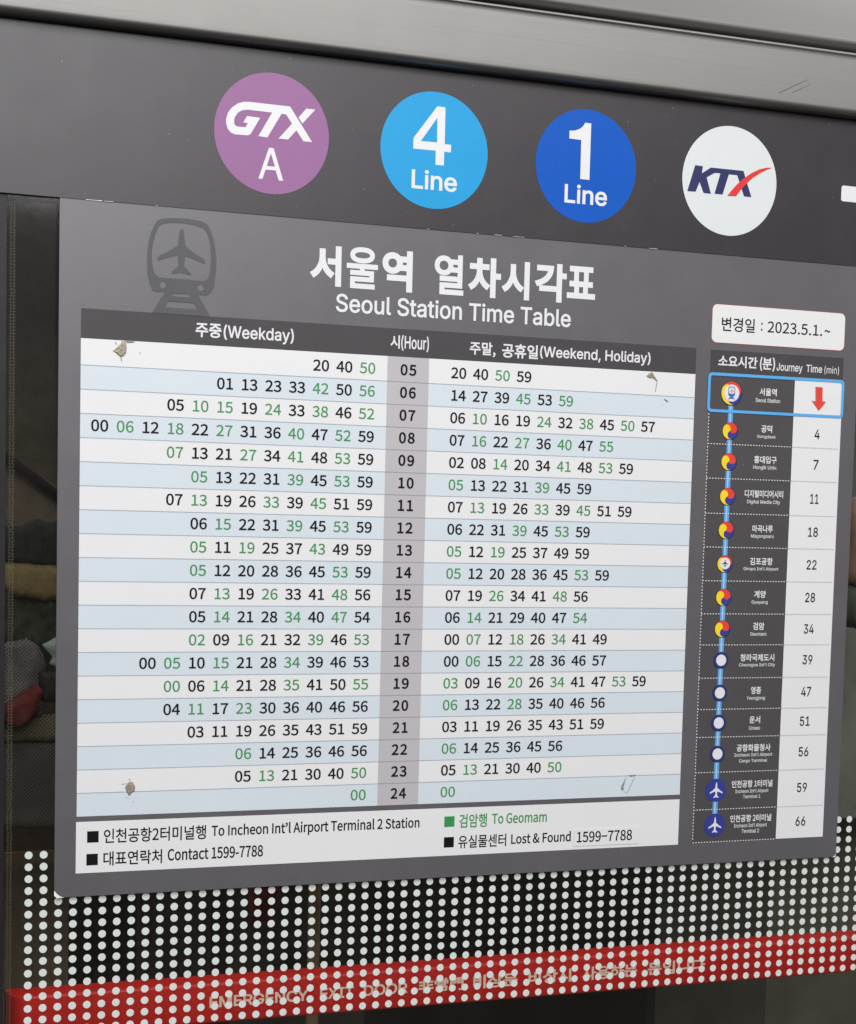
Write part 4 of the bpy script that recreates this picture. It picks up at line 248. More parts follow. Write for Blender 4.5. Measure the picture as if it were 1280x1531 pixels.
# ---------------------------------------------------------------- layout of the sign in mm
D = {'ARROW': [(711.69, 3.89), (719.13, 3.86), (719.43, 17.41), (723.5, 17.56), (715.97, 26.47), (708.08, 17.6), (712.38, 17.62)],
 'BARH': (564.77, 574.89),
 'BARW': [('EMERGENCY', (117.82, 569.64), (208.46, 570.52)), ('EXIT', (219.49, 570.14), (251.44, 570.09)), ('DOOR', (260.94, 570.06), (303.43, 570.74)),
          ('非常門', (314.16, 570.3), (358.7, 570.56)), ('비상문', (368.37, 568.02), (413.5, 568.36)), ('비상시', (424.51, 568.81), (469.01, 569.68)),
          ('사용하는', (480.23, 568.84), (539.13, 569.66)), ('문입니다', (550.72, 569.8), (613.64, 570.8))],
 'BF': [(591.97, -4.11), (743.67, -4.93), (743.38, 32.53), (592.35, 33.01)],
 'BFin': [(595.2, -1.25), (740.76, -2.33), (740.89, 30.4), (595.35, 30.71)],
 'DOTX': ((594.02, 37.72), (594.61, 446.77)),
 'DT': (604.46, 724.98, -57.2, -44.0),
 'DT_RECT': (594.29, 741.33, -68.56, -32.95),
 'FOUR': [(310.55, -222.05), (318.27, -221.94), (318.37, -190.08), (324.53, -190.13), (324.42, -183.39), (318.16, -183.53), (318.09, -171.53), (310.16, -171.44), (310.13, -183.67),
          (288.87, -183.46), (288.92, -192.66)],
 'FOURh': [(310.82, -212.15), (311.11, -190.92), (295.84, -190.62)],
 'GA': [(158.05, -171.7), (162.11, -171.74), (171.14, -145.18), (167.25, -145.0), (164.31, -153.27), (155.35, -153.15), (152.73, -145.11), (149.14, -145.14)],
 'GAh': [(159.79, -167.32), (163.6, -156.36), (156.4, -156.23)],
 'GTX1': [(176.06, -207.98), (196.22, -180.11), (188.45, -180.06), (182.02, -188.58), (174.74, -180.14), (166.39, -180.21), (178.01, -193.8), (172.66, -201.06), (168.59, -201.09),
          (156.42, -180.12), (148.59, -180.58), (160.27, -201.29), (138.89, -201.53), (133.89, -200.5), (129.84, -197.74), (127.46, -193.6), (127.07, -189.66), (127.92, -187.58),
          (130.03, -186.66), (137.04, -186.75), (139.18, -190.27), (135.15, -190.56), (138.34, -196.18), (149.88, -195.87), (141.7, -181.56), (139.53, -180.21), (127.87, -180.03),
          (124.67, -181.02), (121.91, -183.78), (120.3, -188.12), (120.23, -192.01), (121.68, -197.34), (125.23, -202.03), (130.16, -205.83), (135.14, -207.65),
          (140.14, -208.17)],
 'GTX2': [(190.5, -207.71), (198.47, -207.65), (187.31, -194.82), (183.67, -199.55)],
 'HR': (272.07, 308.54, -20.99, -7.39),
 'ICON': [(618.34, 14.1), (618.2, 49.84), (617.69, 79.2), (617.56, 112.27), (617.77, 144.61), (617.74, 176.93), (617.63, 209.09), (617.37, 239.61), (617.7, 270.14),
          (617.86, 301.88), (617.82, 331.17), (617.91, 361.52), (618.07, 396.96), (618.17, 431.21)],
 'JC': ((687.66, -1.56), (687.56, 30.49), (688.02, 447.93), (741.49, 31.0), (742.36, 448.05)),
 'JH1': (602.5, 664.8, -21.56, -9.31),
 'JH2': (666.61, 737.09, -17.28, -9.74),
 'JH_RECT': ((594.43, -25.58), (741.73, -26.96), (593.41, -4.69)),
 'KTX': [(569.51, -195.04), (577.74, -194.83), (576.91, -188.22), (586.23, -194.36), (621.32, -194.47), (625.81, -183.12), (631.04, -170.92), (622.97, -170.91), (619.8, -178.22),
         (614.74, -189.9), (605.71, -189.86), (599.82, -170.66), (591.07, -170.68), (596.71, -190.01), (590.56, -189.84), (582.17, -185.04), (587.28, -170.25), (579.47, -170.35),
         (574.82, -180.05), (570.99, -170.77), (562.14, -170.58)],
 'KTXr': [(652.42, -200.13), (646.14, -199.75), (638.25, -197.37), (630.45, -193.45), (622.74, -188.19), (615.11, -181.69), (609.72, -175.88), (604.92, -169.94), (614.16, -170.25),
          (618.76, -176.18), (625.24, -183.26), (631.8, -189.0), (639.54, -194.08), (646.24, -197.61)],
 'LG1': (23.29, 311.04, 411.41, 423.76),
 'LG2': (23.1, 163.99, 430.8, 443.25),
 'LG3': (350.1, 438.41, 410.14, 423.58),
 'LG4': (349.55, 463.79, 430.68, 442.52),
 'LINEX': ((617.94, 37.59), (618.07, 413.87)),
 'LN1': (436.35, 479.24, -166.53, -149.28),
 'LN4': (288.08, 330.97, -166.12, -149.16),
 'MIN': [(715.34, 49.17), (715.31, 78.8), (715.09, 112.1), (715.58, 144.51), (715.13, 176.51), (715.37, 208.66), (715.24, 239.73), (715.07, 270.03), (715.12, 301.74),
         (714.82, 331.15), (715.72, 361.59), (715.96, 397.28), (715.87, 431.19)],
 'NAMES': [('서울역', 649.2, 668.31, 11.14, 7.78), ('Seoul Station', 644.89, 672.16, 19.22, 4.16), ('공덕', 652.38, 664.63, 46.34, 6.7), ('Gongdeok', 647.78, 668.71, 54.17, 4.07),
           ('홍대입구', 645.73, 670.84, 75.94, 7.49), ('Hongik Univ.', 645.03, 671.75, 83.79, 4.96), ('디지털미디어시티', 636.89, 679.7, 108.9, 7.52),
           ('Digital Media City', 639.38, 676.45, 116.97, 4.63), ('마곡나루', 647.28, 669.97, 142.44, 7.33), ('Magongnaru', 646.1, 671.36, 150.0, 4.45),
           ('김포공항', 645.55, 670.96, 174.01, 7.46), ("Gimpo Int'l Airport", 638.62, 677.79, 181.59, 4.13), ('계양', 651.89, 665.0, 205.94, 7.27),
           ('Gyeyang', 649.06, 667.32, 213.95, 4.26), ('검암', 652.05, 664.79, 236.93, 7.07), ('Geomam', 648.81, 667.09, 244.61, 3.82), ('청라국제도시', 638.59, 676.75, 267.65, 6.75),
           ("Cheongna Int'l City", 637.39, 678.02, 275.08, 4.28), ('영종', 651.62, 662.98, 299.76, 7.22), ('Yeongjong', 647.48, 668.27, 307.67, 4.52),
           ('운서', 651.25, 663.27, 328.58, 7.36), ('Unseo', 651.76, 664.3, 336.75, 3.97), ('공항화물청사', 639.38, 677.58, 356.14, 7.16),
           ("Incheon Int'l Airport", 636.76, 679.5, 363.45, 4.54), ('Cargo Terminal', 642.29, 674.3, 369.25, 4.32), ('인천공항 1터미널', 635.59, 681.52, 391.73, 7.98),
           ("Incheon Int'l Airport", 639.02, 676.39, 399.34, 4.56), ('Terminal 1', 648.67, 668.4, 404.32, 3.77), ('인천공항 2터미널', 635.46, 681.84, 425.83, 8.01),
           ("Incheon Int'l Airport", 639.28, 676.44, 433.41, 4.92), ('Terminal 2', 648.69, 668.45, 438.58, 4.24)],
 'ONE': [(454.75, -222.41), (460.87, -222.28), (460.81, -171.71), (451.52, -171.73), (451.32, -206.59), (439.34, -206.82), (439.31, -213.8), (444.53, -214.31), (449.71, -216.41),
         (452.77, -219.04)],
 'PANEL': {'bl': (-19.12, 468.81), 'br': (759.04, 468.94), 'tl': (-17.87, -115.26)},
 'PH': (469.9, 528.22, 431.69, 442.31),
 'PH_RECT': [(467.03, 429.58), (535.82, 430.39), (535.72, 446.12), (467.07, 445.57)],
 'PL_c': ((83.79, -75.76), (63.74, -72.54), (103.69, -72.71)),
 'RES': [[(26.46, 7.02), (29.58, 4.51), (30.75, 2.88), (33.23, 1.18), (33.99, -1.33), (37.41, -1.91), (37.99, 2.73), (37.91, 7.42), (36.88, 9.56), (35.44, 11.2), (33.87, 11.8),
          (32.28, 11.37), (29.63, 8.92)],
         [(41.11, 375.32), (42.7, 373.2), (44.83, 371.1), (47.81, 371.73), (49.48, 375.31), (49.25, 379.11), (46.57, 381.19), (44.44, 383.57), (42.78, 380.53), (41.68, 378.05)],
         [(526.5, 2.41), (529.68, -0.43), (532.27, -1.72), (534.1, 1.09), (538.69, 6.69), (537.78, 7.09), (534.18, 3.19), (531.85, 4.24), (528.53, 3.71)],
         [(520.12, 380.53), (519.34, 383.32), (518.38, 387.31), (517.59, 389.7), (517.61, 393.72), (516.18, 393.47), (514.84, 393.23), (515.14, 389.62), (516.59, 386.85),
          (518.66, 382.9)]],
 'REX': [[[(37.41, -1.78), (44.8, -1.69), (44.02, -0.74), (38.48, -0.16)], [(33.34, 11.7), (34.56, 15.14), (34.18, 15.69), (32.95, 12.11)],
          [(28.74, -0.37), (29.68, 1.39), (29.29, 1.93), (28.35, 0.17)], [(48.88, 7.07), (49.95, 7.53), (49.43, 8.34)]],
         [[(38.12, 373.06), (40.27, 372.72), (40.01, 373.52), (39.2, 373.69)], [(43.99, 367.82), (44.81, 369.2), (45.63, 369.9), (44.69, 370.14)],
          [(42.28, 384.04), (42.83, 384.87), (42.43, 385.27)], [(47.73, 388.3), (48.82, 388.88), (48.56, 389.42)], [(41.21, 372.34), (42.7, 372.79), (42.16, 373.32)]],
         [[(546.11, 22.69), (550.57, 24.6), (549.69, 25.69), (545.87, 23.41)], [(537.52, 7.33), (536.29, 16.14), (536.6, 17.3), (538.08, 7.89)],
          [(543.45, 29.25), (544.99, 28.01), (544.5, 28.86)]],
         [[(521.86, 379.57), (529.87, 379.2), (530.12, 379.81), (525.48, 381.09), (522.77, 380.12)], [(529.49, 380.8), (522.06, 396.28), (521.62, 396.18), (529.04, 380.79)],
          [(516.64, 394.09), (521.19, 396.65), (520.98, 396.97)]]],
 'SEP': [62.63, 95.36, 128.75, 161.01, 193.4, 225.18, 255.22, 287.37, 317.76, 344.91, 379.27, 415.79],
 'SEPL': [63.53, 95.78, 128.7],
 'SQ': [((9.06, 412.89), (18.82, 422.71)), ((8.6, 432.48), (18.37, 442.37)), ((335.3, 412.36), (345.3, 422.06)), ((335.35, 431.61), (345.19, 441.21))],
 'SUB': (220.9, 446.83, -53.65, -37.51),
 'SYL': [('서', 196.61, 225.18, -93.79, -59.05), ('울', 230.06, 258.86, -94.7, -58.86), ('역', 262.94, 291.26, -94.47, -58.57), ('열', 312.02, 340.06, -94.58, -59.12),
         ('차', 344.3, 376.26, -94.37, -59.07), ('시', 377.04, 404.47, -93.42, -59.16), ('각', 409.54, 441.47, -94.02, -59.29), ('표', 441.96, 470.66, -93.45, -64.13)],
 'TITLE': (196.65, 470.48, -93.74, -59.84),
 'T_h1': [(76.94, -43.77), (90.92, -44.01), (92.76, -41.2), (75.54, -41.31)],
 'T_h2': [(72.74, -36.95), (95.35, -36.82), (98.53, -31.63), (69.96, -31.68)],
 'T_h3': [(67.16, -27.54), (101.27, -27.04), (101.79, -26.23), (66.6, -26.74)],
 'T_hl': [(68.15, -50.12), (100.57, -49.98), (68.11, -52.9)],
 'T_in': [(74.72, -102.09), (67.63, -100.83), (64.12, -98.13), (61.37, -91.7), (59.01, -82.55), (58.41, -73.53), (59.23, -65.29), (61.07, -59.2), (64.66, -56.12), (83.21, -56.04),
          (103.37, -55.77), (106.95, -58.26), (108.68, -63.98), (109.22, -75.91), (108.32, -87.02), (105.65, -95.89), (101.98, -100.12), (95.47, -101.69), (85.42, -102.61)],
 'T_out': [(74.67, -106.1), (66.16, -104.71), (61.95, -102.09), (58.16, -94.21), (55.46, -83.65), (54.55, -71.86), (55.07, -58.08), (57.3, -49.24), (60.2, -44.24), (70.51, -44.03),
           (98.13, -44.0), (106.45, -43.86), (109.67, -46.53), (112.14, -51.61), (113.73, -65.74), (113.78, -76.25), (111.93, -88.0), (109.26, -96.87), (105.54, -103.19),
           (99.74, -105.51), (88.94, -106.57)],
 'T_tr': [(70.15, -44.56), (98.12, -44.35), (109.26, -26.14), (59.36, -26.63)],
 'WD': (96.68, 183.42, -20.4, -6.7),
 'WE': (347.78, 530.24, -19.61, -6.85)}
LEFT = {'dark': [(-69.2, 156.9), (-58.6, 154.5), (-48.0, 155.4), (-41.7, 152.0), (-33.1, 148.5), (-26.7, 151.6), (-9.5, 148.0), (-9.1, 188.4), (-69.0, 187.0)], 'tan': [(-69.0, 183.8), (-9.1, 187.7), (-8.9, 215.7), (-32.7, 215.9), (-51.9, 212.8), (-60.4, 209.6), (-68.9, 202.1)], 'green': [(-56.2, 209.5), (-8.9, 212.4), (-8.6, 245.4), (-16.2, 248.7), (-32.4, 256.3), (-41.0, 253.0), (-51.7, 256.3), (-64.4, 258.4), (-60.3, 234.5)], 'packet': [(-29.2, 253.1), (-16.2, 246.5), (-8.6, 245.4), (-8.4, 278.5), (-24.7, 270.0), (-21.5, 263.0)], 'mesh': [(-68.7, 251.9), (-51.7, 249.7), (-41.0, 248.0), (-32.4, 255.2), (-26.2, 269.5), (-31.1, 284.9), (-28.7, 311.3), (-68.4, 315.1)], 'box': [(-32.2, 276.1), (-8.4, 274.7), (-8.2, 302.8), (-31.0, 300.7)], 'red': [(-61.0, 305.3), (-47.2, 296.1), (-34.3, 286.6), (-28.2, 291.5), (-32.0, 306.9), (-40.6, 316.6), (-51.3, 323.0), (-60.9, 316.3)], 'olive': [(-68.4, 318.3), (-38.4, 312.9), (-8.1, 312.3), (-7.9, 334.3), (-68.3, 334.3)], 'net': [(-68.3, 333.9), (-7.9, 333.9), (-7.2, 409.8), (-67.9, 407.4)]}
D_TIMES = [
('05', ['20', '40', 'g50'], ['20', '40', 'g50', '59']),
('06', ['01', '13', '23', '33', 'g42', '50', 'g56'], ['14', '27', '39', 'g45', '53', 'g59']),
('07', ['05', 'g10', 'g15', '19', 'g24', '33', 'g38', '46', 'g52'], ['06', 'g10', '16', '19', 'g24', '32', 'g38', '45', 'g50', '57']),
('08', ['00', 'g06', '12', 'g18', '22', 'g27', '31', '36', 'g40', '47', 'g52', '59'], ['07', 'g16', '22', 'g27', '36', 'g40', '47', 'g55']),
('09', ['g07', '13', '21', 'g27', '34', 'g41', '48', 'g53', '59'], ['02', '08', 'g14', '20', '34', 'g41', '48', 'g53', '59']),
('10', ['g05', '13', '22', '31', 'g39', '45', 'g53', '59'], ['g05', '13', '22', '31', 'g39', '45', '59']),
('11', ['07', 'g13', '19', '26', 'g33', '39', 'g45', '51', '59'], ['07', 'g13', '19', '26', 'g33', '39', 'g45', '51', '59']),
('12', ['06', 'g15', '22', '31', 'g39', '45', 'g53', '59'], ['06', '22', '31', 'g39', '45', 'g53', '59']),
('13', ['g05', '11', 'g19', '25', '37', 'g43', '49', '59'], ['g05', '12', 'g19', '25', '37', '49', '59']),
('14', ['g05', '12', '20', '28', '36', '45', 'g53', '59'], ['g05', '12', '20', '28', '36', '45', 'g53', '59']),
('15', ['07', 'g13', '19', 'g26', '33', '41', 'g48', '56'], ['07', '19', 'g26', '34', '41', 'g48', '56']),
('16', ['05', 'g14', '21', '28', 'g34', '40', 'g47', '54'], ['06', 'g14', '21', '29', '40', '47', 'g54']),
('17', ['g02', '09', 'g16', '21', '32', 'g39', '46', 'g53'], ['00', 'g07', '12', 'g18', '26', 'g34', '41', '49']),
('18', ['00', 'g05', '10', 'g15', '21', '28', 'g34', '39', '46', '53'], ['00', 'g06', '15', 'g22', '28', '36', '46', '57']),
('19', ['g00', '06', 'g14', '21', '28', 'g35', '41', '50', 'g55'], ['g03', '09', '16', 'g20', '26', 'g34', '41', '47', 'g53', '59']),
('20', ['04', 'g11', '17', 'g23', '30', '36', '40', '46', '56'], ['g06', '13', '22', 'g28', '35', '40', '46', '56']),
('21', ['03', '11', '19', '26', '35', '43', '51', '59'], ['03', '11', '19', '26', '35', '43', '51', '59']),
('22', ['g06', '14', '25', '36', '46', '56'], ['g06', '14', '25', '36', '45', '56']),
('23', ['05', 'g13', '21', '30', '40', 'g50'], ['05', 'g13', '21', '30', '40', 'g50']),
('24', ['g00'], ['g00'])]
STATIONS = [('seoul', '', 2), ('taegeuk', '4', 2), ('taegeuk', '7', 2), ('taegeuk', '11', 2), ('taegeuk', '18', 2), ('gimpo', '22', 2), ('taegeuk', '28', 2), ('taegeuk', '34', 2), ('ring', '39', 2), ('ring', '47', 2), ('ring', '51', 2), ('ring', '56', 3), ('plane', '59', 3), ('plane', '66', 3)]

# ---------------------------------------------------------------- helpers
def link(o, parent=None):
    sc.collection.objects.link(o)
    if parent is not None: o.parent = parent
    return o
def tag(o, label=None, cat=None, group=None, kind=None):
    if label: o['label'] = label
    if cat: o['category'] = cat
    if group: o['group'] = group
    if kind: o['kind'] = kind
    return o
def thing(name, loc, label, cat, group=None):
    o = bpy.data.objects.new(name, None); o.location = loc; o.empty_display_size = .05
    return tag(link(o), label, cat, group)
class MB:
    """gathers faces, then links them as ONE mesh object (its origin at its thing's base)"""
    def __init__(s): s.v = []; s.f = []; s.mi = []; s.m = []; s.smooth = False
    def slot(s, m):
        if m not in s.m: s.m.append(m)
        return s.m.index(m)
    def add(s, vs_, fs, m):
        k = len(s.v); s.v += [Vector(v) for v in vs_]; i = s.slot(m)
        for f in fs: s.f.append([a+k for a in f]); s.mi.append(i)
        return s
    def build(s, name, parent=None, smooth=False, origin=None):
        org = Vector(origin) if origin is not None else (root_loc(parent) if parent is not None else Vector((0, 0, 0)))
        me = bpy.data.meshes.new(name)
        me.from_pydata([v-org for v in s.v], [], s.f)
        for m in s.m: me.materials.append(m)
        for p, i in zip(me.polygons, s.mi): p.material_index = i; p.use_smooth = smooth
        me.validate(); me.update()
        o = bpy.data.objects.new(name, me); link(o, parent)
        if parent is None: o.location = org
        return o
def root_loc(o):
    while o.parent is not None: o = o.parent
    return Vector(o.location)
def area2(c): return sum(c[i-1][0]*c[i][1]-c[i][0]*c[i-1][1] for i in range(len(c)))/2
def inside(p, c):
    w = False
    for i in range(len(c)):
        (x0, y0), (x1, y1) = c[i-1], c[i]
        if (y0 <= p[1]) != (y1 <= p[1]) and x0+(p[1]-y0)*(x1-x0)/(y1-y0) > p[0]: w = not w
    return w
def embolden(contours, k):
    """moves every outline outwards by k (holes shrink)"""
    out = []
    for i, c in enumerate(contours):
        s = 1
        pts = []; n = len(c)
        for j in range(n):
            a, b, d = c[j-1], c[j], c[(j+1) % n]
            u = Vector((b[0]-a[0], b[1]-a[1])); v = Vector((d[0]-b[0], d[1]-b[1]))
            if u.length < 1e-7 or v.length < 1e-7: continue
            u.normalize(); v.normalize()
            nu, nv = Vector((u.y, -u.x)), Vector((v.y, -v.x)); m = nu+nv
            if m.length < .3: m = nu; f = 1.0
            else: m.normalize(); f = min(1.6, 1/max(.2, m.dot(nu)))
            pts.append((b[0]+m.x*k*f*s, b[1]+m.y*k*f*s))
        out.append(pts)
    return out
FILL = {}
def fill(contours, offset=0.0):
    """fills closed outlines (with holes) -> 2D vertices and triangles"""
    key = repr((contours, offset))
    if key in FILL: return FILL[key]
    cs = []
    for i, c in enumerate(contours):     # outer outlines run one way, holes the other
        hole = sum(inside(c[0], o) for j, o in enumerate(contours) if j != i) % 2 == 1
        cs.append(list(c) if (area2(c) > 0) != hole else list(reversed(c)))
    if offset: cs = embolden(cs, offset)
    pts = [Vector(p) for c in cs for p in c]; edges = []; k = 0
    for c in cs: edges += [(k+i, k+(i+1) % len(c)) for i in range(len(c))]; k += len(c)
    vs_, _, fs, *_ = delaunay_2d_cdt(pts, edges, [], 0, 1e-7)
    V = np.array([(v[0], v[1]) for v in vs_]); cen = np.array([V[list(f)].mean(axis=0) for f in fs]); w = np.zeros(len(fs))
    for c in cs:
        a = np.array(c); b = np.roll(a, -1, axis=0)
        for (x0, y0), (x1, y1) in zip(a, b):
            if y0 == y1: continue
            hit = ((y0 <= cen[:, 1]) != (y1 <= cen[:, 1])) & (x0+(cen[:, 1]-y0)*(x1-x0)/(y1-y0) > cen[:, 0])
            w += hit*(1 if y1 > y0 else -1)
    r = ([tuple(v) for v in V], [list(f) for f, q in zip(fs, w) if q > .5])
    used = sorted({i for f in r[1] for i in f}); mp = {o: n for n, o in enumerate(used)}
    r = ([r[0][i] for i in used], [[mp[i] for i in f] for f in r[1]])
    FILL[key] = r
    return r
def facing(vs3, fs):
    """turn faces towards the viewer (-y)"""
    out = []
    for f in fs:
        a, b, c = (Vector(vs3[f[i]]) for i in (0, 1, 2)); n = (b-a).cross(c-a)
        out.append(list(f) if n.y <= 0 else list(reversed(f)))
    return out
def flat(mb, contours, d, m, offset=0.0):
    """flat print on the sign plane, outlines in mm"""
    v, f = fill(contours, offset)
    v3 = [P3(x, y, d) for x, y in v]
    return mb.add(v3, facing(v3, f), m)
def rect(x0, x1, y0, y1): return [(x0, y0), (x1, y0), (x1, y1), (x0, y1)]
def rrect(x0, x1, y0, y1, r, n=6, corners=(1, 1, 1, 1)):
    pts = []
    for (cx, cy, a0), k in zip(((x1-r, y0+r, -90), (x1-r, y1-r, 0), (x0+r, y1-r, 90), (x0+r, y0+r, 180)), corners):
        if not k: pts.append((cx+(r if a0 in (-90, 0) else -r), cy+(-r if a0 in (-90, 180) else r))); continue
        for i in range(n+1):
            a = math.radians(a0+90*i/n); pts.append((cx+r*math.cos(a), cy+r*math.sin(a)))
    return pts
def circle(cx, cy, r, n=48, ry=None):
    return [(cx+r*math.cos(2*math.pi*i/n), cy+(ry or r)*math.sin(2*math.pi*i/n)) for i in range(n)]
def slab(mb, contour, d0, d1, m, bevel=0.0):
    """plate with thickness from d0 (back) to d1 (front)"""
    n = len(contour)
    v, f = fill([contour]); v3 = [P3(x, y, d1) for x, y in v]; mb.add(v3, facing(v3, f), m)
    side = [P3(x, y, d1) for x, y in contour]+[P3(x, y, d0) for x, y in contour]
    mb.add(side, [[i, (i+1) % n, n+(i+1) % n, n+i] for i in range(n)], m)
    return mb
FONT = {}
for k_, src in (('N', G_N), ('I', G_I)):
    FONT[k_] = {}
    for ch, (adv, txt) in src.items():
        cs = []
        for c in (txt.split(';') if txt else ()):
            x = y = 0; pts = []
            for pr in c.split(' '):
                dx, dy = pr.split(','); x += int(dx); y += int(dy)
                if not pts or (x/1000, y/1000) != pts[-1]: pts.append((x/1000, y/1000))
            if pts[0] == pts[-1]: pts.pop()
            cs.append(pts)
        FONT[k_][ch] = (adv/1000, cs)
_a, _c = FONT['N'][',']; FONT['N']['’'] = (_a, [[(x_, y_+.62) for x_, y_ in o_] for o_ in _c])   # the apostrophe is a raised comma
def glyphs(font, s, bold, spacing):
    x = 0; V = []; F = []
    for ch in s:
        adv, cs = FONT[font][ch]
        if cs:
            v, f = fill(cs, bold); k = len(V); V += [(px+x, py) for px, py in v]; F += [[i+k for i in t] for t in f]
        x += adv+spacing
    return V, F
def text(mb, font, s, bx, d, m, bold=0.0, spacing=0.0):
    """lettering whose ink fills the box bx = (x0, x1, y0, y1)"""
    v, f = glyphs(font, s, bold, spacing)
    a0, a1 = min(p[0] for p in v), max(p[0] for p in v); b0, b1 = min(p[1] for p in v), max(p[1] for p in v)
    x0, x1, y0, y1 = bx
    v3 = [P3(x0+(p[0]-a0)/(a1-a0)*(x1-x0), y1-(p[1]-b0)/(b1-b0)*(y1-y0), d) for p in v]
    return mb.add(v3, facing(v3, f), m)
def text_at(mb, font, s, x, base, sx, sy, d, m, bold=0.0, spacing=0.0):
    v, f = glyphs(font, s, bold, spacing)
    v3 = [P3(x+p[0]*sx, base-p[1]*sy, d) for p in v]
    return mb.add(v3, facing(v3, f), m)

# ---------------------------------------------------------------- materials
def nodes_of(name):
    m = bpy.data.materials.new(name); m.use_nodes = True
    nt = m.node_tree; return m, nt, nt.nodes['Principled BSDF']
def noise(nt, scale, detail=4, vec=None, rough=.6):
    n = nt.nodes.new('ShaderNodeTexNoise'); n.inputs['Scale'].default_value = scale; n.inputs['Detail'].default_value = detail; n.inputs['Roughness'].default_value = rough
    if vec is not None: nt.links.new(vec, n.inputs['Vector'])
    return n
def coords(nt, scale=(1, 1, 1), rot=(0, 0, 0)):
    t = nt.nodes.new('ShaderNodeTexCoord'); mp = nt.nodes.new('ShaderNodeMapping')
    mp.inputs['Scale'].default_value = scale; mp.inputs['Rotation'].default_value = rot
    nt.links.new(t.outputs['Object'], mp.inputs['Vector']); return mp.outputs['Vector']
def ramp(nt, fac, stops):
    r = nt.nodes.new('ShaderNodeValToRGB'); el = r.color_ramp.elements
    while len(el) < len(stops): el.new(.5)
    for e, (p, c) in zip(el, stops): e.position = p; e.color = (*c, 1)
    nt.links.new(fac, r.inputs['Fac']); return r
def printed(name, col, rough=.42, var=.05, spec=.4, bump=.03, specks=0.0, grain=420):
    """printed film: slightly mottled ink, a satin face that is never quite flat"""
    m, nt, b = nodes_of(name); vec = coords(nt)
    n1 = noise(nt, 22, 5, vec); n2 = noise(nt, grain, 2, vec)
    mx = nt.nodes.new('ShaderNodeMix'); mx.data_type = 'FLOAT'; mx.inputs[0].default_value = .5
    nt.links.new(n1.outputs['Fac'], mx.inputs[2]); nt.links.new(n2.outputs['Fac'], mx.inputs[3])
    lo = tuple(c*(1-var) for c in col); hi = tuple(min(1, c*(1+var)) for c in col)
    r = ramp(nt, mx.outputs[0], ((.3, lo), (.7, hi)))
    colour = r.outputs['Color']
    if specks:   # lint and dust lying on the film
        n4 = noise(nt, 260, 2, vec, .5); ms = nt.nodes.new('ShaderNodeMapRange'); ms.inputs['From Min'].default_value = .73; ms.inputs['From Max'].default_value = .80; ms.inputs['To Max'].default_value = specks
        nt.links.new(n4.outputs['Fac'], ms.inputs['Value']); md = nt.nodes.new('ShaderNodeMix'); md.data_type = 'RGBA'; md.inputs[7].default_value = (.5, .49, .47, 1)
        nt.links.new(ms.outputs[0], md.inputs[0]); nt.links.new(colour, md.inputs[6]); colour = md.outputs[2]
    nt.links.new(colour, b.inputs['Base Color'])
    rr = nt.nodes.new('ShaderNodeMapRange'); rr.inputs['To Min'].default_value = rough-.06; rr.inputs['To Max'].default_value = rough+.06
    nt.links.new(n1.outputs['Fac'], rr.inputs['Value']); nt.links.new(rr.outputs['Result'], b.inputs['Roughness'])
    b.inputs['Specular IOR Level'].default_value = spec
    bp = nt.nodes.new('ShaderNodeBump'); bp.inputs['Strength'].default_value = bump; bp.inputs['Distance'].default_value = .002
    n3 = noise(nt, 60, 3, vec); nt.links.new(n3.outputs['Fac'], bp.inputs['Height']); nt.links.new(bp.outputs['Normal'], b.inputs['Normal'])
    return m
def ink(name, rgb, k=1.0, **kw): return printed(name, tuple(c*k for c in lin(*rgb)), **kw)
K = ALB
INK = {}
def I_(name, rgb, k=None, **kw):
    if name not in INK: INK[name] = ink(name, rgb, K if k is None else k, **kw)
    return INK[name]
white = I_('white print', (225, 224, 225), var=.018)
blue_row = I_('pale blue print', (208, 216, 223), var=.02)
hour_grey = I_('warm grey print', (184, 180, 183), var=.03)
board_grey = I_('grey board print', (92, 89, 93), var=.09, rough=.38, spec=.8, specks=.3)
bar_grey = I_('dark header print', (68, 64, 67), var=.08, rough=.5, spec=.35, specks=.4)
cell_grey = I_('dark cell print', (75, 72, 74), var=.08, rough=.5, spec=.35, specks=.3)
emblem_grey = I_('emblem grey print', (84, 82, 86), var=.07, rough=.5, spec=.35)
band_grey = I_('charcoal band film', (48, 43, 47), var=.13, rough=.38, spec=.6, specks=.25)
letter_white = I_('white lettering', (222, 221, 223), var=.02)
small_white = I_('small white lettering', (200, 199, 200), var=.02)
black = I_('black ink', (20, 18, 22), var=.1, spec=.12, rough=.6)
green = I_('green ink', (60, 142, 76), var=.06)
green_sq = I_('green square ink', (52, 146, 72), var=.05)
rule_grey = I_('row rule ink', (160, 170, 178), var=.03)
hour_rule = I_('hour rule ink', (158, 152, 155), var=.03)
purple = I_('purple badge film', (148, 100, 146), var=.05, spec=.3)
sky_blue = I_('sky blue badge film', (26, 152, 210), var=.05, spec=.3)
deep_blue = I_('deep blue badge film', (8, 84, 182), var=.06, spec=.22)
logo_navy = I_('navy logo ink', (42, 44, 92), var=.05)
logo_red = I_('red logo ink', (220, 50, 48), var=.04)
tg_red = I_('red print', (226, 66, 52), var=.04); tg_yel = I_('yellow print', (240, 208, 38), var=.04); tg_blu = I_('blue print', (52, 60, 142), var=.05)
frame_blue = I_('light blue print', (88, 168, 226), var=.03); line_blue = I_('line blue print', (92, 158, 216), var=.03); line_pale = I_('line pale print', (160, 202, 236), var=.03)
ring_navy = I_('ring navy print', (44, 50, 106), var=.05); dark_rim = I_('dark rim print', (40, 36, 56), var=.05)
plane_orange = I_('orange print', (226, 132, 72), var=.04); train_blue = I_('train blue print', (52, 104, 180), var=.04)
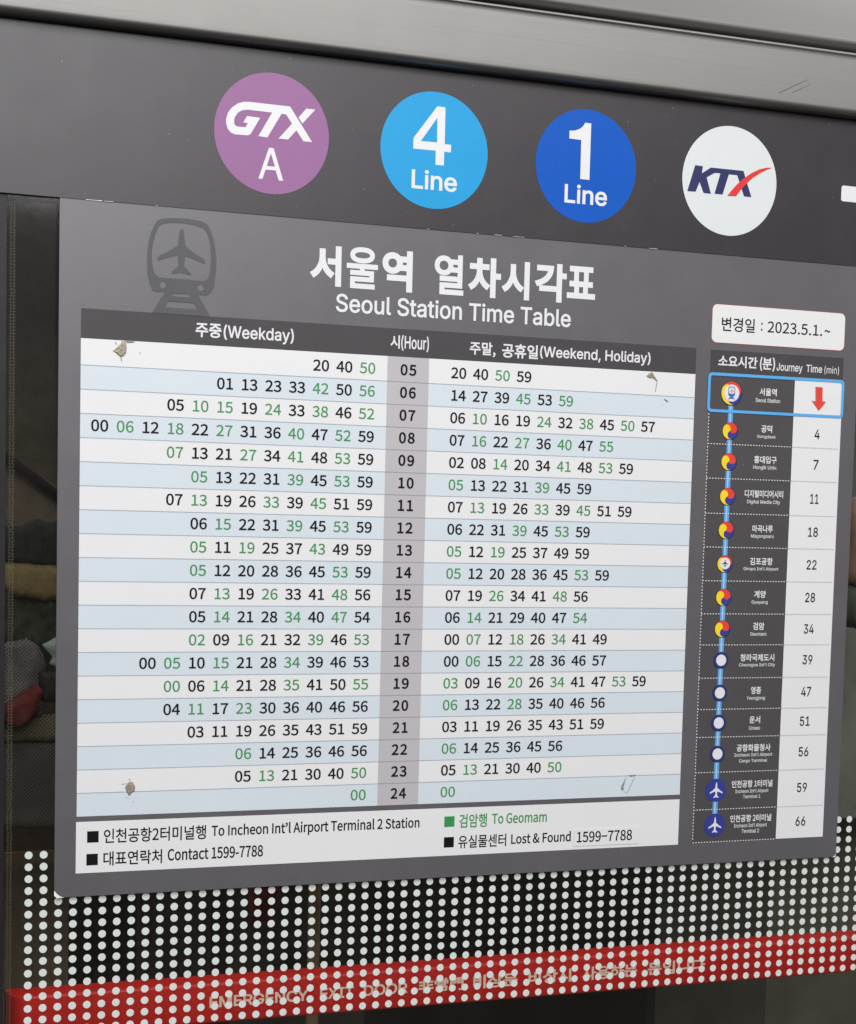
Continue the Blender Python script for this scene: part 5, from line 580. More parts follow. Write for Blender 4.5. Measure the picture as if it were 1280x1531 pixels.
dash_white = I_('dashed line print', (222, 222, 222), var=.02); dash_grey = I_('grey dashed print', (165, 165, 167), var=.02)
card = I_('white card edge', (228, 228, 228), var=.03); sticker_white = I_('sticker paper', (224, 224, 223), var=.012); sticker_red = I_('sticker red edge', (196, 92, 80), var=.03)

def metal(name, rgb, rough, stretch):
    m, nt, b = nodes_of(name); vec = coords(nt, stretch)
    n = noise(nt, 1.0, 6, vec, .7); c = lin(*rgb)
    r = ramp(nt, n.outputs['Fac'], ((.3, tuple(x*.94 for x in c)), (.7, tuple(x*1.05 for x in c))))
    nt.links.new(r.outputs['Color'], b.inputs['Base Color'])
    b.inputs['Metallic'].default_value = 1
    v2 = coords(nt); n2 = noise(nt, 9, 4, v2)
    rr = nt.nodes.new('ShaderNodeMapRange'); rr.inputs['To Min'].default_value = rough-.07; rr.inputs['To Max'].default_value = rough+.09
    nt.links.new(n2.outputs['Fac'], rr.inputs['Value']); nt.links.new(rr.outputs['Result'], b.inputs['Roughness'])
    bp = nt.nodes.new('ShaderNodeBump'); bp.inputs['Strength'].default_value = .06; bp.inputs['Distance'].default_value = .0006
    nt.links.new(n.outputs['Fac'], bp.inputs['Height']); nt.links.new(bp.outputs['Normal'], b.inputs['Normal'])
    b.inputs['Anisotropic'].default_value = .5
    return m
steel = metal('brushed stainless steel', STEEL, .58, (3, 3, 900))
def plain(name, rgb, rough=.6, var=.25, scale=18, spec=.3, bump=.2, k=1.0):
    m, nt, b = nodes_of(name); vec = coords(nt); n = noise(nt, scale, 6, vec); c = tuple(x*k for x in lin(*rgb))
    r = ramp(nt, n.outputs['Fac'], ((.28, tuple(x*(1-var) for x in c)), (.72, tuple(min(1, x*(1+var)) for x in c))))
    nt.links.new(r.outputs['Color'], b.inputs['Base Color']); b.inputs['Roughness'].default_value = rough; b.inputs['Specular IOR Level'].default_value = spec
    bp = nt.nodes.new('ShaderNodeBump'); bp.inputs['Strength'].default_value = bump; bp.inputs['Distance'].default_value = .004
    nt.links.new(n.outputs['Fac'], bp.inputs['Height']); nt.links.new(bp.outputs['Normal'], b.inputs['Normal'])
    return m
rubber = plain('black rubber gasket', (26, 24, 22), .75)
frame_black = plain('black anodised frame', (33, 30, 31), .45, .12)
dot_mat = ink('pale glass dot paint', (216, 221, 217), K, var=.05, rough=.3, spec=.5)
def glass_material():
    m = bpy.data.materials.new('tinted door glass'); m.use_nodes = True; nt = m.node_tree
    for n in list(nt.nodes):
        if n.type != 'OUTPUT_MATERIAL': nt.nodes.remove(n)
    out = [n for n in nt.nodes if n.type == 'OUTPUT_MATERIAL'][0]
    tr = nt.nodes.new('ShaderNodeBsdfTransparent'); tr.inputs['Color'].default_value = (.955, .945, .92, 1)
    gl = nt.nodes.new('ShaderNodeBsdfGlossy'); gl.inputs['Roughness'].default_value = .06; gl.inputs['Color'].default_value = (1, 1, 1, 1)
    lw = nt.nodes.new('ShaderNodeLayerWeight'); pw5 = nt.nodes.new('ShaderNodeMath'); pw5.operation = 'POWER'; pw5.inputs[1].default_value = 5; nt.links.new(lw.outputs['Facing'], pw5.inputs[0])
    fr = nt.nodes.new('ShaderNodeMapRange'); fr.inputs['To Min'].default_value = .035; fr.inputs['To Max'].default_value = 1; nt.links.new(pw5.outputs[0], fr.inputs['Value'])
    mx = nt.nodes.new('ShaderNodeMixShader'); nt.links.new(fr.outputs[0], mx.inputs['Fac'])
    nt.links.new(tr.outputs[0], mx.inputs[1]); nt.links.new(gl.outputs[0], mx.inputs[2])
    # a thin uneven veil of dust on the glass
    df = nt.nodes.new('ShaderNodeBsdfDiffuse'); df.inputs['Color'].default_value = (.55, .53, .48, 1)
    vec = coords(nt); n = noise(nt, 14, 6, vec); n2 = noise(nt, 700, 1, vec)
    mr = nt.nodes.new('ShaderNodeMapRange'); mr.inputs['From Min'].default_value = .35; mr.inputs['From Max'].default_value = .75; mr.inputs['To Min'].default_value = .001; mr.inputs['To Max'].default_value = .006
    nt.links.new(n.outputs['Fac'], mr.inputs['Value'])
    sp = nt.nodes.new('ShaderNodeMapRange'); sp.inputs['From Min'].default_value = .74; sp.inputs['From Max'].default_value = .8; sp.inputs['To Max'].default_value = .05
    nt.links.new(n2.outputs['Fac'], sp.inputs['Value'])
    ad = nt.nodes.new('ShaderNodeMath'); ad.operation = 'ADD'; nt.links.new(mr.outputs[0], ad.inputs[0]); nt.links.new(sp.outputs[0], ad.inputs[1])
    mx2 = nt.nodes.new('ShaderNodeMixShader'); nt.links.new(ad.outputs[0], mx2.inputs['Fac'])
    nt.links.new(mx.outputs[0], mx2.inputs[1]); nt.links.new(df.outputs[0], mx2.inputs[2]); nt.links.new(mx2.outputs[0], out.inputs['Surface'])
    return m
glass = glass_material()
def behind(xa, ya, D):
    """where something seen at (xa, ya) on the sign plane stands when it is D mm behind it"""
    k = (CAM_D+D)/CAM_D
    return CAM_C[0]+(xa-CAM_C[0])*k, CAM_C[1]+(ya-CAM_C[1])*k

# ---------------------------------------------------------------- the setting behind the glass
def box3(mb, x0, x1, y0, y1, d0, d1, m):
    a = [P3(x, y, d) for d in (d0, d1) for x, y in rect(x0, x1, y0, y1)]
    return mb.add(a, [[0, 1, 2, 3], [7, 6, 5, 4], [0, 4, 5, 1], [1, 5, 6, 2], [2, 6, 7, 3], [3, 7, 4, 0]], m)
tunnel_dark = plain('sooty tunnel concrete', (34, 32, 29), .9, .4, 3)
mb = MB(); box3(mb, -1500, 2200, -900, 1400, -950, -900, tunnel_dark)
tag(mb.build('tunnel_wall', origin=P3(300, 1400, -925)), kind='structure')

# ---------------------------------------------------------------- steel header
def profile_bar(name, prof, x0, x1, m, label, seg=1):
    """extrude a (y, d) profile along x, closed"""
    mb = MB(); n = len(prof); xs = [x0+(x1-x0)*i/seg for i in range(seg+1)]
    vs_ = [P3(x, y, d) for x in xs for y, d in prof]
    fs = [[i*n+j, i*n+(j+1) % n, (i+1)*n+(j+1) % n, (i+1)*n+j] for i in range(seg) for j in range(n)]
    fs += [list(range(n)), list(reversed(range(seg*n, seg*n+n)))]
    mb.add(vs_, fs, m)
    o = mb.build(name, origin=P3((x0+x1)/2, prof[0][0], prof[0][1]), smooth=False)
    for p in o.data.polygons: p.use_smooth = len(p.vertices) == 4
    o.data.set_sharp_from_angle(angle=math.radians(28))
    return tag(o, label, 'fascia', 'steel panels of the header')
def arc(cy, cd, r, a0, a1, n=8):
    return [(cy+r*math.sin(math.radians(a0+(a1-a0)*i/n)), cd+r*math.cos(math.radians(a0+(a1-a0)*i/n))) for i in range(n+1)]
# front at d: angle 0 points to the viewer, +90 points down
F1 = 13.0
low_top, low_bot = FASCIA1
prof = [(low_top+2, -20)]+[(low_top, -68)]+arc(low_top+1.8, F1+LEAN1-.6, 1.8, -90, 50, 9)+[(low_top+4.4, F1+LEAN1), (low_top+7, F1+LEAN1*.95), (low_bot-9, F1+LEAN1*.07)]+arc(low_bot-6, F1-6, 6, 0, 90, 9)+[(low_bot, -68)]
low_steel = profile_bar('steel_fascia', prof[1:], -420, 1150, steel, 'lower brushed steel panel with a bright top edge, just above the charcoal badge band')
scr = plain('scratch in steel', (104, 101, 97), .6, .1)
for pts in ([(648, -266.5), (678, -281.5), (678.3, -281.2), (649, -266)], [(662, -268), (681, -277), (681.2, -276.8), (662.5, -267.7)]):
    mb = MB(); v_ = [P3(x, y, F1+LEAN1*min(1, (low_bot-6-y)/45)+.25) for x, y in pts]; mb.add(v_, facing(v_, [[0, 1, 2, 3]]), scr); mb.build('scratch', low_steel)
F2 = 11.0
up_bot = FASCIA2
lean = LEAN2
prof = [(up_bot-330, -68), (up_bot-330, F2-lean*110), (up_bot-110, F2-lean*110), (up_bot-108, F2-lean*108), (up_bot-10.5, F2-lean*3.5)]+arc(up_bot-7, F2-7, 7, 0, 95, 9)+[(up_bot-2, -68)]
profile_bar('steel_fascia', prof, -420, 1150, steel, 'upper brushed steel panel, paler, above the dark gap along the top edge')
mb = MB(); box3(mb, -420, 1150, -700, -248, -92, -70, rubber)
tag(mb.build('header_wall', origin=P3(300, -248, -20)), kind='structure')

# ---------------------------------------------------------------- the glass screen with its dots
GD = -3.0    # the glass face lies 3 mm behind the face of the board
screen = thing('glass_screen', P3(355, 900, GD-5), 'dark platform glass screen printed with rows of pale dots around the timetable board', 'glass screen')
mb = MB(); box3(mb, -60.2, 1100, -250, 900, GD-10, GD, glass); mb.build('glass_pane', screen)
mb = MB()
x = DOT_X0; cols = 0
circ = [(math.cos(2*math.pi*i/20), math.sin(2*math.pi*i/20)) for i in range(20)]
for i in range(72):
    for j in range(16):
        cx, cy = DOT_X0+12.53*i, 432.1+10.18*j
        r = 3.32
        mb.add([P3(cx+r*a, cy+r*b, GD+.12) for a, b in circ], [list(range(20))], dot_mat)
for f in mb.f: f.reverse()
mb.f = facing(mb.v, mb.f)
mb.build('dot_pattern', screen)
# side post left of the glass, and the perforated sealing tape along the glass edge
mb = MB(); box3(mb, -420, -60.5, -250, 900, -60, GD+1.2, frame_black); mb.build('side_post', screen)
def tape_material():
    m = bpy.data.materials.new('perforated sealing tape'); m.use_nodes = True; nt = m.node_tree; b = nt.nodes['Principled BSDF']
    out = [n for n in nt.nodes if n.type == 'OUTPUT_MATERIAL'][0]
    c = lin(122, 116, 100); b.inputs['Base Color'].default_value = (*c, 1); b.inputs['Roughness'].default_value = .6
    vec = coords(nt, (1, 0, 1)); vo = nt.nodes.new('ShaderNodeTexVoronoi'); vo.feature = 'DISTANCE_TO_EDGE'; vo.inputs['Scale'].default_value = 390; vo.inputs['Randomness'].default_value = .35
    nt.links.new(vec, vo.inputs['Vector'])
    mr = nt.nodes.new('ShaderNodeMapRange'); mr.inputs['From Min'].default_value = .06; mr.inputs['From Max'].default_value = .13; mr.inputs['To Min'].default_value = .5; mr.inputs['To Max'].default_value = 0
    nt.links.new(vo.outputs['Distance'], mr.inputs['Value'])
    tr = nt.nodes.new('ShaderNodeBsdfTransparent'); mx = nt.nodes.new('ShaderNodeMixShader')
    nt.links.new(mr.outputs[0], mx.inputs['Fac']); nt.links.new(tr.outputs[0], mx.inputs[1]); nt.links.new(b.outputs[0], mx.inputs[2]); nt.links.new(mx.outputs[0], out.inputs['Surface'])
    return m
tape = tape_material()
mb = MB(); flat(mb, [rect(-57.4, -52.2, -115, 900)], GD-11, tape); mb.build('sealing_tape', screen)

# ---------------------------------------------------------------- the charcoal band with the line badges
sign = thing('line_sign', P3(350, -115, 0), 'charcoal band with four round coloured line badges under the steel header', 'sign')
BD = .6
mb = MB(); slab(mb, rect(-420, 1100, -254.5, -115.1), GD+.05, BD, band_grey); mb.build('band_sheet', sign)
BX = (160.65, 309.10, 457.30, 607.16); BY, BR = -183.79, 50.66
def badge(x, m, part_label):
    mb = MB(); flat(mb, [circle(x, BY, BR, 96)], BD+.15, m); o = mb.build('line_badge', sign); o['label'] = part_label; return o
b = badge(BX[0], purple, 'purple round badge reading GTX A')
mb = MB(); flat(mb, [D['GTX1']], BD+.3, letter_white); flat(mb, [D['GTX2']], BD+.3, letter_white); mb.build('badge_logo', b)
mb = MB(); flat(mb, [D['GA'], D['GAh']], BD+.3, letter_white); mb.build('badge_letter', b)
b = badge(BX[1], sky_blue, 'sky blue round badge reading 4 Line')
mb = MB(); flat(mb, [D['FOUR'], D['FOURh']], BD+.3, letter_white); mb.build('badge_numeral', b)
mb = MB(); text(mb, 'I', 'Line', D['LN4'], BD+.3, letter_white, .022); mb.build('badge_word', b)
b = badge(BX[2], deep_blue, 'deep blue round badge reading 1 Line')
mb = MB(); flat(mb, [D['ONE']], BD+.3, letter_white); mb.build('badge_numeral', b)
mb = MB(); text(mb, 'I', 'Line', D['LN1'], BD+.3, letter_white, .022); mb.build('badge_word', b)
b = badge(BX[3], I_('white badge film', (214, 217, 217), var=.02), 'white round badge reading KTX')
mb = MB(); flat(mb, [D['KTX']], BD+.3, logo_navy); flat(mb, [D['KTXr']], BD+.4, logo_red); mb.build('badge_logo', b)
mb = MB(); flat(mb, [rrect(730.5, 800, -190.7, -175.8, 2.2)], BD+.15, letter_white); mb.build('white_bar', sign)

# ---------------------------------------------------------------- the timetable board
board = thing('timetable_board', P3(370, 468.8, 0), 'large grey bilingual train timetable board fixed on the dark glass below the badge band', 'timetable')
X0, X1, Y0, Y1 = -18.2, 758.6, -116.2, 468.9
mb = MB(); slab(mb, rrect(X0, X1, Y0, Y1, 3.5, 5, (0, 1, 1, 0)), GD+.1, 0, board_grey); mb.build('board_panel', board)
d1, d2, d3, d4, d5 = .15, .3, .45, .6, .75
# white corners and chips along the top edge
def corner(cx, cy, sx):
    mb = MB()
    pts = [(cx, cy-6.5), (cx+sx*1.6, cy-4.2), (cx+sx*4.2, cy-1.9), (cx+sx*8, cy), (cx+sx*2.4, cy+.2), (cx-sx*.2, cy-2.2)]
    v, f = fill([pts]); v3 = []
    for x, y in v:
        t = 1-min(1, math.hypot(x-cx, y-cy)/9); v3.append(P3(x, y, .2+1.8*t))
    mb.add(v3, facing(v3, f), card); o = mb.build('white_corner', board); return o
corner(X0-.1, Y1+.2, 1)
pts = [(X1+.2, Y1-3.5), (X1-1.2, Y1-1.6), (X1-4.5, Y1+.3), (X1-1, Y1+.3)]
mb = MB(); flat(mb, [pts], .35, card); mb.build('white_corner', board)
rnd = random.Random(4)
Y0 = -115.1
for cx, w in ((10.5, 15), (21, 9), (62, 1.6), (305, 2), (352, 1.8), (372, 8), (392, 11), (500, 1.4), (529, 9)):  # glints of the peeling top edge put into the pale chip colour
    mb = MB(); n = 7
    up = [(cx-w/2+w*i/n, Y0-.12-rnd.random()*.3) for i in range(n+1)]; dn = [(cx+w/2-w*i/n, Y0+.1+rnd.random()*.3) for i in range(n+1)]
    flat(mb, [up+dn], BD+.12, card if cx < 12 else I_('peeling edge glint', (176, 174, 174), var=.1)); mb.build('glint_chip', board)
# emblem of a train with a plane
def plane_shape(cx, cy, s):
    half = [(0, 1.11), (.05, 1.07), (.085, .98), (.12, .78), (.145, .52), (.17, .41), (.28, .34), (.60, .11), (.94, -.06), (1.0, -.12), (1.0, -.26), (.94, -.25), (.55, -.11), (.30, -.03), (.15, -.01), (.14, -.15), (.115, -.40), (.17, -.47), (.38, -.66), (.43, -.77), (.22, -.735), (0, -.70)]
    pts = half+[(-x, y) for x, y in reversed(half[1:-1])]
    return [(cx+x*s, cy-y*s) for x, y in pts]
mb = MB()
hx = [D['T_hl'][0], D['T_hl'][1]]; hr = abs(D['T_hl'][2][1]-D['T_hl'][0][1])
flat(mb, [D['T_out'], D['T_in'], circle(*hx[0], hr, 24), circle(*hx[1], hr, 24)], d2, emblem_grey)
flat(mb, [plane_shape(83.7, -75.4, 20.2)], d2, emblem_grey)
flat(mb, [D['T_tr'], D['T_h1'], D['T_h2']], d3, emblem_grey)
mb.build('train_emblem', board)
mb = MB()
for s_, a_, b_, c_, e_ in D['SYL']: text(mb, 'N', s_, (a_, b_, c_, e_), d2, letter_white, {'울': .024, '열': .028, '표': .034}.get(s_, .038))
mb.build('title_lettering', board)
mb = MB(); text(mb, 'I', 'Seoul Station Time Table', D['SUB'], d2, letter_white, .018); mb.build('subtitle_lettering', board)
TW = 578.5
hb = MB(); flat(hb, [rect(0, TW, -26.5, -1.95)], d1, bar_grey); hb = hb.build('table_header', board)
hb_ = hb
mb = MB(); text(mb, 'N', '주중', (D['WD'][0], D['WD'][0]+22.6, -20.6, -8.6), d2, letter_white, .024); text(mb, 'I', '(Weekday)', (D['WD'][0]+24.4, D['WD'][1], D['WD'][2], D['WD'][3]), d2, letter_white, .018); mb.build('weekday_heading', hb); mb = MB()
text(mb, 'N', '시', (D['HR'][0], D['HR'][0]+8.9, -20.6, -9.0), d2, letter_white, .024); text(mb, 'I', '(Hour)', (D['HR'][0]+10.2, D['HR'][1], D['HR'][2], D['HR'][3]), d2, letter_white, .018)
mb.build('hour_heading', hb); mb = MB()
x0 = D['WE'][0]
text(mb, 'N', '주말,', (x0, x0+25.2, -19.4, -6.2), d2, letter_white, .022); text(mb, 'N', '공휴일', (x0+31.6, x0+67.2, -19.6, -6.8), d2, letter_white, .022)
text(mb, 'I', '(Weekend, Holiday)', (x0+69.2, D['WE'][1], D['WE'][2], D['WE'][3]), d2, letter_white, .018)
mb.build('weekend_heading', hb)
wd = D_TIMES
SX, SY = 13.95, 12.7
for i, (hour, left, right) in enumerate(wd):
    yb = 20*(i+1); yt = yb-20 if i else -1.95
    mb = MB(); mrow = white if i % 2 == 0 else blue_row
    flat(mb, [rect(0, 269.85, yt, yb)], d1, mrow); flat(mb, [rect(309.15, TW, yt, yb)], d1, mrow)
    row = mb.build('table_row', board)
    mb = MB(); flat(mb, [rect(269.85, 309.15, yt, yb)], d1, hour_grey); mb.build('hour_cell', row)
    if i < 19:
        mb = MB(); flat(mb, [rect(0, 269.85, yb-.32, yb+.28)], d2, rule_grey); flat(mb, [rect(309.15, TW, yb-.32, yb+.28)], d2, rule_grey); flat(mb, [rect(269.85, 309.15, yb-.32, yb+.28)], d2, hour_rule)
        mb.build('row_rule', row)
    mb = MB(); base = yb-5.95
    text(mb, 'N', hour, (289.7-(7.45 if '1' not in hour else 7.0), 289.7+7.45, base-9.75, base+.12), d3, black, .024, .09)
    mb.build('hour_numeral', row)
    for side, lst in ((0, left), (1, right)):
        n = len(lst); mb = MB()
        for k, t in enumerate(lst):
            g = t.startswith('g'); t = t[-2:]
            xx = (244.35-21.38*(n-1-k) if side == 0 else 330.75+21.37*k)-.5
            text_at(mb, 'N', t, xx, base, SX, SY, d3, green if g else black, .006 if g else .015)
        mb.build('weekend_minutes' if side else 'weekday_minutes', row)
# legend
mb = MB(); flat(mb, [rect(-.4, 578.6, 404.6, 448.9)], d1, white); leg = mb.build('legend_panel', board)
for (a, c), m in zip(D['SQ'], (black, black, green_sq, black)):
    mb = MB(); flat(mb, [rect(a[0], c[0], a[1], c[1])], d2, m); mb.build('legend_square', leg)
def line2(font, parts):
    mb = MB()
    for s, bx, m, bo in parts: text(mb, 'N', s, bx, d2, m, bo)
    return mb.build('legend_lettering', leg)
line2('N', [('인천공항2터미널행', (23.3, 112.3, 411.3, 423.9), black, .012), ("To Incheon Int’l Airport Terminal 2 Station", (117.3, 311.0, 411.6, 424.2), black, .018)])
line2('N', [('대표연락처', (23.1, 73.8, 431.0, 443.4), black, .012), ('Contact 1599-7788', (78.8, 164.0, 431.2, 441.6), black, .018)])
line2('N', [('검암행', (350.1, 377.6, 410.8, 423.6), green, .012), ('To Geomam', (382.6, 438.4, 411.4, 421.2), green, .016)])
line2('N', [('유실물센터', (349.6, 397.5, 430.6, 442.6), black, .012), ('Lost & Found', (402.6, 463.8, 430.9, 440.9), black, .018)])
# journey times
jt = MB(); flat(jt, [rect(594.1, 741.8, -25.9, -3.2)], d1, bar_grey); jt = jt.build('journey_header', board)
mb = MB(); text(mb, 'N', '소요시간', (602.5, 645.2, -21.4, -10.4), d2, letter_white, .026); text(mb, 'I', '(', (648.0, 650.8, -22.0, -8.8), d2, letter_white, .02); text(mb, 'N', '분', (650.9, 661.4, -21.4, -10.2), d2, letter_white, .022); text(mb, 'I', ')', (661.9, 664.8, -22.0, -8.8), d2, letter_white, .02)
text(mb, 'I', 'Journey', (666.6, 695.6, -17.4, -8.0), d2, letter_white, .014); text(mb, 'I', 'Time', (699.8, 717.8, -17.5, -10.1), d2, letter_white, .014); text(mb, 'I', '(min)', (720.4, 737.1, -17.3, -8.9), d2, letter_white, .0)
mb.build('header_lettering', jt)
seps = [31.8]+D['SEP']+[447.8]
LX, DX, CX0, CX1 = 617.9, 594.3, 687.7, 741.9
mb = MB()
segs = []
flat(mb, [rect(DX, CX0, -3.2, 447.8)], d1, cell_grey); jp = mb.build('journey_panel', board)
mb = MB(); IC = D['ICON']
for a, c in zip(IC[:-1], IC[1:]):
    flat(mb, [rect(LX-2.75, LX+2.75, a[1], c[1])], d2, line_blue); flat(mb, [rect(LX-1.0, LX+.5, a[1], c[1])], d3, line_pale)
mb.build('route_line', board)
def dashes(mb, a, c, m, on=1.5, off=1.6, w=.85):
    L = math.hypot(c[0]-a[0], c[1]-a[1]); ux, uy = (c[0]-a[0])/L, (c[1]-a[1])/L; t = 0
    while t+on < L:
        p, q = (a[0]+ux*t, a[1]+uy*t), (a[0]+ux*(t+on), a[1]+uy*(t+on)); nx, ny = -uy*w/2, ux*w/2
        v3 = [P3(p[0]+nx, p[1]+ny, d4), P3(q[0]+nx, q[1]+ny, d4), P3(q[0]-nx, q[1]-ny, d4), P3(p[0]-nx, p[1]-ny, d4)]
        mb.add(v3, facing(v3, [[0, 1, 2, 3]]), m); t += on+off
mb = MB(); dashes(mb, (DX, 34), (DX, 447.8), dash_white); dashes(mb, (DX, 447.8), (CX0, 447.8), dash_white)
for s in D['SEP']: dashes(mb, (DX, s), (CX0, s), dash_white); dashes(mb, (CX0+.5, s), (CX1-.5, s), dash_grey)
mb.build('dashed_lines', board)
def taegeuk(mb, x, y, R, d):
    flat(mb, [circle(x+.25, y+.15, R*1.06)], d, dark_rim)
    rim = [math.radians(a) for a in (152, 290, 30)]
    def semi(a, rev):   # half circle from the rim at angle a to the middle, bulging clockwise
        cx, cy = R/2*math.cos(a), R/2*math.sin(a)
        pts = [(cx+R/2*math.cos(a-math.pi*i/14), cy+R/2*math.sin(a-math.pi*i/14)) for i in range(15)]
        return pts[::-1] if rev else pts
    for a0, a1, m in ((rim[0], rim[1], tg_yel), (rim[1], rim[2]+2*math.pi, tg_blu), (rim[2], rim[0], tg_red)):
        out = [(R*math.cos(a0+(a1-a0)*i/20), R*math.sin(a0+(a1-a0)*i/20)) for i in range(21)]
        pts = out+semi(a1, False)[1:]+semi(a0, True)[1:-1]
        flat(mb, [[(x+px, y-py) for px, py in pts]], d+.15, m)
STN = STATIONS
names = D['NAMES']
ni = 0
for i, (kind, mins, nlines) in enumerate(STN):
    x, y = LX, IC[i][1]
    y0, y1 = (seps[i-1], seps[i]) if i else (-3.2, 31.8)
    mb = MB(); flat(mb, [rect(CX0, CX1, y0, y1)], d2, white); row = mb.build('minutes_cell', board)
    mb = MB()
    if mins:
        text(mb, 'I', mins, (715.3-(2.9 if len(mins) == 1 else 5.65 if mins != '11' else 4.8), 715.3+(2.9 if len(mins) == 1 else 5.65 if mins != '11' else 4.8), D['MIN'][i-1][1]-4.75, D['MIN'][i-1][1]+4.75), d3, black, 0.014)
        mb.build('minutes_numeral', row)
    else:
        flat(mb, [[(px-.8, py-.5) for px, py in D['ARROW']]], d3, I_('arrow shade print', (150, 140, 140), var=.05)); flat(mb, [D['ARROW']], d4, tg_red); mb.build('red_arrow', row)
    mb = MB()
    if kind == 'seoul':
        taegeuk(mb, x, y, 11.0, d4); flat(mb, [circle(x+.2, y-.1, 8.1)], d5+.15, letter_white)
        flat(mb, [rrect(x-3.7, x+3.7, y-6.2, y+3.0, 2.2), rrect(x-3.0, x+3.0, y-5.5, y+.6, 1.8)], d5+.3, train_blue); flat(mb, [plane_shape(x, y-2.1, 2.4)], d5+.3, plane_orange)
        flat(mb, [[(x-1.6, y+3.2), (x+1.6, y+3.2), (x+3.9, y+6.3), (x+3.1, y+6.3), (x+2.4, y+5.3), (x-2.4, y+5.3), (x-3.1, y+6.3), (x-3.9, y+6.3)]], d5+.3, train_blue)
    elif kind == 'gimpo':
        taegeuk(mb, x, y, 8.0, d4); flat(mb, [circle(x+.2, y-.4, 5.6)], d5+.15, letter_white); flat(mb, [plane_shape(x+.1, y-.2, 3.4)], d5+.3, dark_rim)
    elif kind == 'taegeuk': taegeuk(mb, x, y, 8.0, d4)
    elif kind == 'ring': flat(mb, [circle(x, y, 8.2)], d4, ring_navy); flat(mb, [circle(x+.1, y-.1, 5.5)], d5, letter_white)
    else: flat(mb, [circle(x, y, 11.3, 64)], d4, tg_blu); flat(mb, [[(x+.3+(px-x)*.86, py) for px, py in plane_shape(x, y+1.2, 8.2)]], d5, letter_white)
    mb.build('station_icon', board)
    mb = MB()
    for q in range(nlines):
        s, a, c, ym, h = names[ni]; ni += 1
        cx = 658.3; hw = (c-a)/2
        if q == 0: text(mb, 'N', s, (cx-hw, cx+hw, ym-3.6, ym+3.6), d3, letter_white, .022)
        else: text(mb, 'I', s, (cx-hw, cx+hw, ym-h/2+.1, ym+h/2-.1), d3, small_white, .03)
    mb.build('station_name', board)
mb = MB(); flat(mb, [rrect(592.1, 743.6, -4.6, 32.7, 4.2), rrect(594.9, 740.9, -1.8, 30.0, 2.4)], d5, frame_blue); mb.build('blue_frame', board)

# ---------------------------------------------------------------- stickers and scraps on the board
def sticker(name, pts, d, curl, m, label, cat, edge=None):
    mb = MB(); n = len(pts)
    slab(mb, pts, d, d+curl, m)
    if edge:
        cx = sum(p[0] for p in pts)/n; cy = sum(p[1] for p in pts)/n
        flat(mb, [[(cx+(x-cx)*1.006, cy+(y-cy)*1.024+.1) for x, y in pts]], d-.02, edge)
    o = mb.build(name, origin=P3(sum(p[0] for p in pts)/n, max(p[1] for p in pts), d))
    return tag(o, label, cat)
x0, x1, y0, y1 = D['DT_RECT']
st = sticker('date_sticker', rrect(x0, x1, y0, y1, 5.2, 7), .25, .3, sticker_white, 'white rounded sticker with a thin red edge, carrying the change date, above the journey times', 'sticker', sticker_red)
mb = MB()
text(mb, 'N', '변경일', (604.5, 640.5, -57.2, -44.0), .75, black, .008); text(mb, 'N', ':', (647.4, 649.0, -54.4, -46.6), .75, black, .006)
text(mb, 'N', '2023.5.1.', (654.6, 715.7, -56.1, -45.5), .75, black, .008); text(mb, 'N', '~', (718.3, 725.0, -51.9, -49.3), .75, black, .012)
mb.build('sticker_lettering', st, origin=None)
q = D['PH_RECT']
st = sticker('phone_sticker', [(467.1, 429.8), (535.8, 429.9), (535.7, 446.0), (467.1, 445.6)], .35, .25, sticker_white, 'plain white strip sticker reading 1599-7788 after the words Lost & Found', 'sticker')
mb = MB(); text(mb, 'N', '1599−7788', (470.0, 528.2, 431.9, 442.2), .75, black, .014); mb.build('sticker_lettering', st)
scrap_a = plain('dried tan tape glue', (168, 158, 142), .8, .25, 300, bump=.5); scrap_b = plain('dirty brown tape glue', (150, 138, 122), .8, .3, 260, bump=.5)
scrap_c = plain('grey tape glue', (140, 148, 140), .7, .25, 300, bump=.4); speck = plain('dark grime', (120, 122, 118), .8, .2, 200)
def scrap(main, extra, m, label, h, seed):
    r = random.Random(seed); mb = MB(); n = len(main)
    cx = sum(p[0] for p in main)/n; cy = sum(p[1] for p in main)/n
    rings = 5; v3 = []; fs = []
    jit = []
    for k in range(rings):
        t = 1-k/(rings-.4)
        for i, (x, y) in enumerate(main):
            hh = .5+(0 if k == 0 else h*(.25+.75*r.random())); v3.append(P3(cx+(x-cx)*t, cy+(y-cy)*t, hh))
    v3.append(P3(cx, cy, .5+h*.6)); c_ = len(v3)-1
    for k in range(rings-1):
        for i in range(n): fs.append([k*n+i, k*n+(i+1) % n, (k+1)*n+(i+1) % n, (k+1)*n+i])
    for i in range(n): fs.append([(rings-1)*n+i, (rings-1)*n+(i+1) % n, c_])
    mb.add(v3, facing(v3, fs), m)
    for e in extra: flat(mb, [e], .52, speck)
    o = mb.build('tape_residue', origin=P3(cx, max(p[1] for p in main), .5), smooth=False)
    return tag(o, label, 'tape residue', 'scraps of old tape on the timetable')
scrap(D['RES'][0], D['REX'][0], scrap_a, 'torn tan scrap of old tape at the top left of the weekday column', 1.0, 1)
scrap(D['RES'][1], D['REX'][1], scrap_b, 'oval brown clot of tape glue at the bottom left, beside the hour 23 row', 1.0, 2)
scrap(D['RES'][2], D['REX'][2], scrap_b, 'small brown fan-shaped tape scrap under the Weekend, Holiday heading', .5, 3)
scrap(D['RES'][3], D['REX'][3], scrap_c, 'thin grey-green streak of tape at the bottom right of the weekend column', .4, 4)

